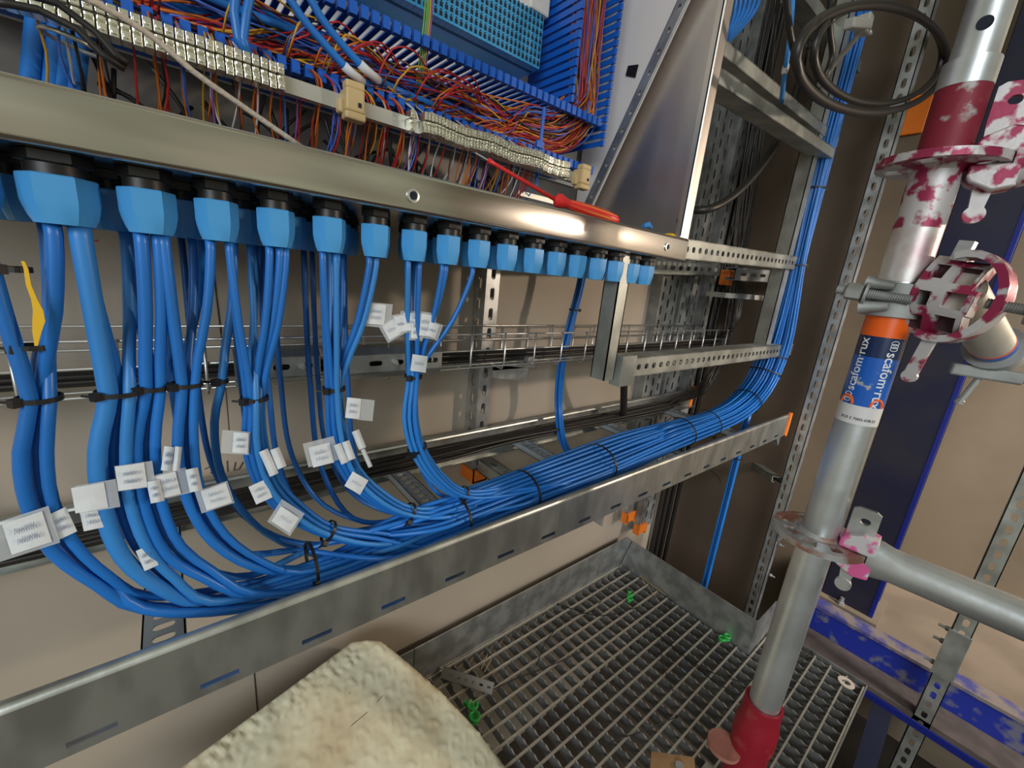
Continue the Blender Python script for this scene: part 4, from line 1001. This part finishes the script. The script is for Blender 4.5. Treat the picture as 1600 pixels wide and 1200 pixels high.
ptag(303, 750, 20, 36, -12, .575, 'cream folded paper sleeve on the fourth bundle, lower one', fold=True)
ptag(338, 776, 42, 32, -18, .59, 'white paper label hanging on the lone cable', tape=(-30, 24, -18, 18))
ptag(376, 692, 24, 32, 4, .585, 'faint paper label left of the middle bundle, above its fold', tape=(-30, 14, -18, 18))
ptag(407, 769, 28, 30, -24, .585, 'small white label at the left of the middle bundle')
ptag(446, 812, 34, 28, 33, .585, 'tilted white label below the middle bundle', tape=(-22, 20, -24, 18))
ptag(420, 723, 15, 42, -24, .578, 'cream folded sleeve label on the middle bundle, left one', fold=True, text=False)
ptag(435, 716, 15, 32, -22, .578, 'cream folded sleeve label on the middle bundle, right one', fold=True, text=False)
ptag(230, 872, 24, 34, -24, .60, 'small paper label low down between second and third bundles')
ptag(588, 491, 28, 32, 6, .59, 'white paper label left of the cluster before the mesh tray', tape=(-20, 24, -18, 20))
for i, (u, v, w, h, a) in enumerate([(612, 515, 22, 26, -30), (626, 506, 18, 26, -10), (641, 503, 22, 28, 2), (650, 514, 14, 30, 4), (664, 508, 20, 34, 8), (676, 516, 16, 22, 20)]):
    ptag(u, v, w, h, a, .592-.002*i, f'small white label in the cluster on the right bundle, {ORD[i]} from its left', tape=(-w*.7, w*.8, -h*.6, h*.6))
ptag(655, 568, 24, 26, 8, .585, 'white label on the right bundle just above its tie')
ptag(552, 638, 22, 32, 6, .59, 'white label with blue writing on the third bundle from the right', tape=(8, 32, -16, 17))
ptag(502, 711, 34, 32, -14, .59, 'larger white label left of the third bundle from the right', tape=(-24, 26, -24, 14))
ptag(533, 709, 12, 32, -22, .583, 'cream folded sleeve on the third bundle from the right, left one', fold=True, text=False)
ptag(545, 704, 12, 30, -20, .583, 'cream folded sleeve on the third bundle from the right, middle one', fold=True, text=False)
ptag(561, 687, 12, 30, -22, .583, 'cream folded sleeve on the third bundle from the right, upper one', fold=True, text=False)
ptag(573, 716, 7, 30, -24, .583, 'narrow shiny folded sleeve on the third bundle from the right', fold=True, text=False)
ptag(557, 755, 28, 26, 30, .583, 'tilted white label low on the third bundle from the right')

# ================================================================== SCAFFOLD
SX, SY, SR = .750, .1215, .02415
st = thing('scaffold_tube', V((SX, SY, 0)), 'upright galvanised scaffold tube with red paint and a printed label', 'scaffold tube')
def cyl(mb, z0, z1, r, seg=40): return mb.lathe((SX, SY, H+z0), Z_, [(r, 0), (r, z1-z0)], seg)
hR1, hR2 = P(1465, 250, Y=SY).z-H, P(1283, 832, Y=SY).z-H
def vz(u, v):    # height on the tube axis seen at pixel (u,v)
    d = ray(u, v); t_ = (d.x*SX+d.y*SY)/(d.x**2+d.y**2); return d.z*t_
hR1, hR2 = vz(1462, 258), vz(1283, 838)
h_top, h_lab0, h_lab1, h_lab2, h_lab3, h_col = vz(1510, 100), vz(1375, 475), vz(1350, 522), vz(1335, 628), vz(1325, 655), vz(1190, 1095)
print('rosettes', hR1, hR2, 'label', h_lab0, h_lab3, 'collar', h_col)
ssm(cyl(MB(), h_col-.02, h_lab0+.03, SR).build('tube', TUBE, st)); 
h_red = vz(1497, 142)
ssm(cyl(MB(), hR1, h_red, SR+.0008).build('painted_section', TUBER, st))
ssm(cyl(MB(), h_top, 1.3, SR-.003).build('spigot', TUBE, st)); ssm(cyl(MB(), h_red, h_top, SR+.0012).build('sleeve', TUBE, st))
c = W(SX, SY, vz(1525, 52)); dr = (V((0, 0, H))-c); dr.z = 0; dr.normalize(); MB().lathe(c+dr*(SR-.0035), dr, [(.007, -.002), (.007, .0012)], 16).build('pin_hole', HOLE, st)
# upper pink-white sprayed part of tube
ssm(cyl(MB(), hR1-.075, hR1, SR+.0007).build('painted_section', PINK, st))
ssm(cyl(MB(), h_lab0+.03, hR1-.075, SR+.0005).build('sprayed_section', mat('sprayed_tube', (.62, .59, .56), .42, .5, .2, 50, col2=(.45, .20, .25), vscale=16, lo=.30, hi=.52), st))
def rosette(h, m, nm='rosette'):
    mb = MB(); c = W(SX, SY, h); base = .35
    for k in range(8):
        fn = lambda a, r: (c+V((math.cos(a)*r, math.sin(a)*r, .0045)), c+V((math.cos(a)*r, math.sin(a)*r, -.0045)))
        a0 = base+k*math.pi/4; a1 = a0+math.pi/4; big = k % 2
        am = (a0+a1)/2; da = .24 if big else .16
        mb.cell(fn, a0, a1, .024, .061, am-da, am+da, .034, .053 if big else .050, 32)
        n = 8
        for i in range(n):
            b0, b1 = a0+(a1-a0)*i/n, a0+(a1-a0)*(i+1)/n
            mb.add([*fn(b0, .061), *fn(b1, .061)], [(0, 1, 3, 2)])
    mb.lathe(c, Z_, [(SR, -.010), (SR+.005, -.004), (SR+.005, .004), (SR, .010)], 32)
    return ssm(mb.build(nm, m, st), 30)
rosette(hR1, PINK); rosette(hR2, mat('rosette_rusty_zinc', (.48, .49, .49), .45, .6, .2, 50, col2=(.34, .16, .12), vscale=26, lo=.40, hi=.52))
# label
def labband(h0, h1, m, nm, a0, a1, e=.0006):
    mb = MB(); n = 36; r = SR+e; lo = []; 
    for k in range(n+1):
        a = a0+(a1-a0)*k/n; d = V((math.cos(a), math.sin(a), 0)); c = V((SX, SY, H)); lo.append([c+d*r+Z_*h0, c+d*r+Z_*h1, c+d*(r-.0005)+Z_*h1, c+d*(r-.0005)+Z_*h0])
    mb.loft(lo); return ssm(mb.build(nm, m, st))
toc = math.atan2(-SY, -SX)           # direction from tube to camera
lb_o = labband(h_lab1, h_lab0+.002, LORNG, 'label_band', 0, 2*math.pi); lb_n = labband(h_lab1-.028, h_lab1, LNAVY, 'label_band', 0, 2*math.pi); lb_b = labband(h_lab2, h_lab1-.028, LBLUE, 'label_band', 0, 2*math.pi); lb_w = labband(h_lab3, h_lab2, LWHITE, 'label_band', toc-1.75, toc+1.75)
def wraptext(txt, size, ang, hstart, m, rot, name='printed_text', e=.0011, sx=1.0, par=None):
    cu = bpy.data.curves.new('t', 'FONT'); cu.body = txt; cu.size = size; cu.extrude = 0; cu.resolution_u = 3; cu.align_x = 'CENTER'; cu.align_y = 'CENTER'; cu.offset = size*.012
    ob = bpy.data.objects.new('t', cu); C.collection.objects.link(ob); dg = bpy.context.evaluated_depsgraph_get(); me = bpy.data.meshes.new_from_object(ob.evaluated_get(dg)); bpy.data.objects.remove(ob)
    mb = MB(); vs = []
    for v in me.vertices:
        x, y = v.co.x*sx, v.co.y
        if rot == 1: x, y = -y, x          # reads upward
        elif rot == -1: x, y = y, -x
        a = ang+x/SR*1.0; d = V((math.cos(a), math.sin(a), 0)); vs.append(V((SX, SY, H+hstart+y))+d*(SR+e))
    mb.add(vs, [tuple(p.vertices) for p in me.polygons]); return mb.build(name, m, par or lb_b)
hm = (h_lab1+h_lab2)/2
# seen from the camera, screen-right corresponds to increasing angle about +Z
wraptext('scafom·rux', .0165, toc-.72, hm+.008, WHITE, 1)
wraptext('scafom·rux', .0175, toc+.62, hm-.010, WHITE, -1)
def emblem(ang, h):
    mb = MB()
    for k in range(3):
        pts = []
        for i in range(14):
            b = 2*math.pi*i/14; x = .0042*math.cos(b); y = (k-1)*.0038+.0028*math.sin(b); a = ang+x/SR; d = V((math.cos(a), math.sin(a), 0)); pts.append(V((SX, SY, H+h+y))+d*(SR+.0012))
        mb.tube(pts, .0005, 4, True)
    mb.build('printed_emblem', WHITE, lb_b)
emblem(toc-.72, h_lab2+.010); emblem(toc+.62, h_lab1-.010)
def curl(ang, h, s):
    mb = MB(); pts = []
    for i in range(10):
        b = math.pi*i/9; x = s*.0075*math.cos(b); y = .011*math.sin(b); a = ang+x/SR; d = V((math.cos(a), math.sin(a), 0)); pts.append(V((SX, SY, H+h+y))+d*(SR+.0006))
    mb.tube(pts, .0019, 6); mb.build('printed_arc', LORNG, lb_b)
curl(toc-.72, h_lab2+.001, -1); curl(toc+.72, h_lab2+.001, 1)
wraptext('SC0 2 7005-038.22', .0052, toc+.10, h_lab3+.008, INKK, 0, par=lb_w)
# red collar + lower rosette
col = thing('tube_collar', W(SX, SY, h_col-.2), 'dark red scaffold collar holding the foot of the upright tube', 'scaffold collar')
cc = W(SX, SY, h_col)
ssm(MB().lathe(cc, Z_, [(.0255, -.005), (.0255, .002), (.0300, .002), (.0302, -.012), (.0302, -.032), (.0340, -.045), (.0345, -.085), (.0315, -.10), (.0315, -.20), (.0255, -.20)], 40).build('sleeve', REDC, col))
ssm(MB().lathe(cc+V((-.035, .030, -.110)), Z_, [(.008, -.004), (.028, -.004), (.028, .004), (.008, .004)], 24).build('lug', mat('lug_pink', (.50, .20, .15), .6, 0, .2, 40, .4, 20), col))
tag(col, None, None); ssm(MB().lathe(W(SX, SY, -H+.008-.0), Z_, [(.024, 0), (.024, H+h_col-.2)], 24).build('jack_tube', TUBE, col)); MB().box((SX, SY, .006), .15, .15, .01).build('foot_plate', GALVD, col)
a = P(1035, 1200, Y=SY+.10)
pl = thing('plywood_offcut', P(1050, 1185, h=h_col-.095), 'brown wooden plate poking in at the bottom beside the red collar', 'wooden plate')
q = [P(u, v, h=h_col-.10) for u, v in [(1018, 1174), (1085, 1183), (1092, 1290), (1010, 1290)]]; MB().prism(q, (0, 0, -.012)).build('plate', mat('plywood', (.33, .19, .09), .6, 0, .2, 30, .3, 8), pl); 
MB().lathe(P(1061, 1198, h=h_col-.099), Z_, [(.007, 0), (.007, .004)], 12).build('screw', GALV, pl)

# wedge head builder: direction dirv (horizontal, unit) away from tube at height h
def wedge_head(h, dirv, par, mh, mw, tube_len, mt, up=.06):
    D = V(dirv).normalized(); S = Z_.cross(D).normalized(); c0 = W(SX, SY, h)
    for sg, nm in ((1, 'upper_jaw'), (-1, 'lower_jaw')):
        mb = MB(); prof = [(.026, .0055), (.060, .0055), (.068, .0055), (.068, .030), (.050, .034), (.030, .024), (.026, .018)]
        mb.prism([c0+D*a+Z_*(sg*b)-S*.0175 for a, b in prof], S*.035); mb.build(nm, mh, par, bevel=.002)
        m2 = MB()
        for q in (-.008, 0, .008): m2.prism([c0+D*.0275+Z_*(sg*.010)+S*(.0176)+Z_*q*0+D*(.004+abs(q)*0), c0+D*.058+Z_*(sg*(.012+q*.3+.004))+S*.0176, c0+D*.058+Z_*(sg*(.014+q*.3+.004))+S*.0176, c0+D*.0275+Z_*(sg*.012)+S*.0176], S*.0012)
    mb = MB(); loops = []
    for (x, w, hh) in [(.060, .018, .030), (.072, .019, .029), (.085, .021, .025), (.098, .0241, .0241), (tube_len, .0241, .0241)]:
        loops.append([c0+D*x+S*(w*math.cos(2*math.pi*k/32))+Z_*(hh*math.sin(2*math.pi*k/32)) for k in range(32)])
    mb.loft(loops); ssm(mb.build('tube', mt, par), 50)
    # wedge
    mb = MB(); W0 = c0+D*.045
    fn = lambda a, b: (W0+D*b+Z_*a+S*.003, W0+D*b+Z_*a-S*.003)
    mb.cell(fn, up-.022, up+.012, -.016, .016, up-.008, up+.002, -.005, .007, 16)
    mb.prism([W0+D*b+Z_*a-S*.003 for a, b in [(-.055, -.006), (-.055, .006), (up-.0219, .016), (up-.0219, -.016)]], S*.006)
    mb.prism([W0+D*b+Z_*a-S*.003 for a, b in [(up+.012, -.016), (up+.012, .016), (up+.016, .010), (up+.016, -.010)]], S*.006)
    mb.lathe(W0+Z_*-.058-S*.004, S, [(.004, 0), (.010, 0), (.010, .008), (.004, .008)], 16)
    ssm(mb.build('wedge', mw, par), 30)
lg = thing('scaffold_ledger', W(SX, SY-.06, hR2), 'galvanised scaffold ledger tube going right from the lower rosette', 'scaffold ledger')
wedge_head(hR2, (.10, -1, 0), lg, PINKH, GALV, 1.2, TUBE, .052)
lg2 = thing('scaffold_ledger', W(SX+.05, SY-.06, hR1), 'red and white spotted wedge head clamped on the upper rosette at the right edge', 'scaffold ledger')
wedge_head(hR1, (.22, -1, 0), lg2, PINK, PINK, .7, PINK, .066)
# swivel coupler
hc = vz(1400, 470)
cp = thing('swivel_coupler', W(SX, SY, hc), 'red spattered swivel coupler bolted round the scaffold tube', 'scaffold coupler')
toC = V((math.cos(toc), math.sin(toc), 0)); RT = Z_.cross(toC).normalized()   # RT: to the right as seen from the camera
RT = RT if (V((AX[0][0], AX[1][0], AX[2][0]))).dot(RT) > 0 else -RT
cc = W(SX, SY, hc)
ssm(MB().lathe(cc+V((0, 0, -.022)), Z_, [(SR+.001, 0), (SR+.008, .001), (SR+.009, .022), (SR+.008, .043), (SR+.001, .044)], 36).build('clamp_ring', GALVD, cp))
bc = cc+RT*.040+toC*.032+Z_*.010
# cast half shell with windows
U1 = (Z_*.98+RT*.14).normalized(); U2 = (RT*.80-Z_*.31+toC*.35).normalized(); U2 = (U2-U1*U2.dot(U1)).normalized(); U3 = U1.cross(U2).normalized(); U3 = U3 if U3.dot(toC) > 0 else -U3
fn = lambda a, b: (bc+U1*a+U2*b+U3*(.010-18*a*a*.6), bc+U1*a+U2*b+U3*(-.012-18*a*a*.6))
mb = MB()
for a0, a1, b0, b1, hs in [(-.050, -.020, -.026, 0, .28), (-.020, .008, -.026, 0, .30), (.008, .046, -.026, 0, .22)]:
    am, bm = (a0+a1)/2, (b0+b1)/2; mb.cell(fn, a0, a1, b0, b1, am-(a1-a0)*hs, am+(a1-a0)*hs, bm-.007, bm+.007, 16, True)
for a0, a1, b0, b1 in [(-.044, -.018, .0, .030), (-.018, .010, 0, .032), (.010, .040, 0, .026)]:
    am, bm = (a0+a1)/2, (b0+b1)/2; mb.cell(fn, a0, a1, b0, b1, am-(a1-a0)*.33, am+(a1-a0)*.33, bm-.010, bm+.010, 16, True)
edge = [(-.050, -.026), (-.050, 0), (-.044, 0), (-.044, .030), (-.018, .030), (-.018, .032), (.010, .032), (.010, .026), (.040, .026), (.040, 0), (.046, 0), (.046, -.026)]
for (p, q) in zip(edge, edge[1:]+edge[:1]):
    mb.add([*fn(*p), *fn(*q)], [(0, 1, 3, 2)])
ssm(mb.build('cast_shell', PINK, cp), 30)
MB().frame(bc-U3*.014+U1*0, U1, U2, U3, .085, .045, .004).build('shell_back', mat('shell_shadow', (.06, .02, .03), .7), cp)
# strap round the second tube
mb = MB(); pts = []
for k in range(16):
    a = -1.9+3.9*k/15; pts.append(bc+U2*(.012+.040*math.cos(a))+U1*(.050*math.sin(a))-U3*.004)
ld = []
for k, p in enumerate(pts):
    T = (pts[min(k+1, 15)]-pts[max(k-1, 0)]).normalized(); n = T.cross(U3).normalized(); ld.append([p+n*.004+U3*.013, p-n*.004+U3*.013, p-n*.004-U3*.013, p+n*.004-U3*.013])
mb.loft(ld); ssm(mb.build('strap', PINK, cp), 40)
def bolt(a, b, nm):
    a, b = V(a), V(b); d = (b-a).normalized(); L = (b-a).length
    pr = []; x = 0
    while x < L: pr += [(.0062, x), (.0054, x+.0012)]; x += .0024
    o = ssm(MB().lathe(a, d, pr, 12).build(nm, GALVD, cp))
    o2 = MB().lathe(a+d*(L*.62), d, [(.0085, 0), (.0115, .002), (.0115, .018), (.0085, .020)], 6).build('nut', GALV, o)
    MB().lathe(a+d*(L*.62-.004), d, [(.015, 0), (.015, .003)], 20).build('washer', GALVD, o); return o
bL0 = cc+toC*.036+RT*.016+Z_*.002; bL1 = P(1300, 455, X=(cc+toC*.02).x-.02); bL1 = cc+toC*.035-RT*.062+Z_*.008
bolt(bL0, bL1, 'bolt'); bR0 = bc+U2*.040; bolt(bR0, bR0+(RT*.98-Z_*.12)*.062, 'bolt')
for sgn in (-1, 1):
    p = cc+toC*.034-RT*.034+Z_*.004+Z_*sgn*.0165; ssm(MB().tube([p, p+RT*.012-Z_*sgn*.002, p+RT*.03-Z_*sgn*.004+toC*.004], .0085, 12, rs=[.009, .007, .005]).build('eye_lug', GALVD, cp))
mb = MB(); w0 = bc-U1*.050+U2*.012; mb.frame(w0-U1*.022, U1, U2, U3, .056, .013, .005); mb.lathe(w0-U1*.050-U3*.003, U3, [(.008, 0), (.008, .006)], 14); mb.build('wedge_pin', PINK, cp)
MB().frame(bc+U1*.052-U2*.002, U1, U2, U3, .022, .014, .010).build('bolt_head', GALV, cp)
# second tube held by the coupler
tA = bc+U2*.010-U3*.035; tB = P(1552, 542, X=tA.x+.17)
s2 = thing('scaffold_brace', tA, 'short scaffold brace tube with orange ring, going away behind the coupler', 'scaffold tube')
dd = (tB-tA).normalized(); ssm(MB().tube([tA-dd*.03, tB+dd*.01], .0242, 32).build('tube', mat('brace_tube', (.58, .56, .50), .45, .4, .1, 40, .15, 8), s2), 50)
L2 = (tB-tA).length; ssm(MB().lathe(tA+dd*(L2-.022), dd, [(.0247, 0), (.0247, .004)], 32).build('orange_ring', LORNG, s2)); ssm(MB().lathe(tA+dd*(L2-.016), dd, [(.0246, 0), (.0246, .012)], 32).build('blue_ring', LBLUE, s2))
cc2 = tA+dd*(L2+.012); k2 = thing('end_coupler', cc2, 'grey coupler with hanging bolt at the far end of the brace tube', 'scaffold coupler')
ssm(MB().lathe(cc2-dd*.012, dd, [(.0243, 0), (.033, .001), (.033, .024), (.0243, .025)], 28).build('clamp_ring', GALVD, k2)); 
MB().frame(cc2-Z_*.036, RT, Z_, toC, .075, .018, .022).build('jaw', GALVD, k2, bevel=.003); MB().lathe(cc2-Z_*.036+RT*.036, RT, [(.007, 0), (.007, .022)], 6).build('bolt', GALVD, k2); MB().lathe(cc2-Z_*.042-RT*.004, -Z_+RT*-.25, [(.004, 0), (.004, .04), (.006, .042), (.006, .047)], 8).build('hanging_bolt', GALVD, k2)
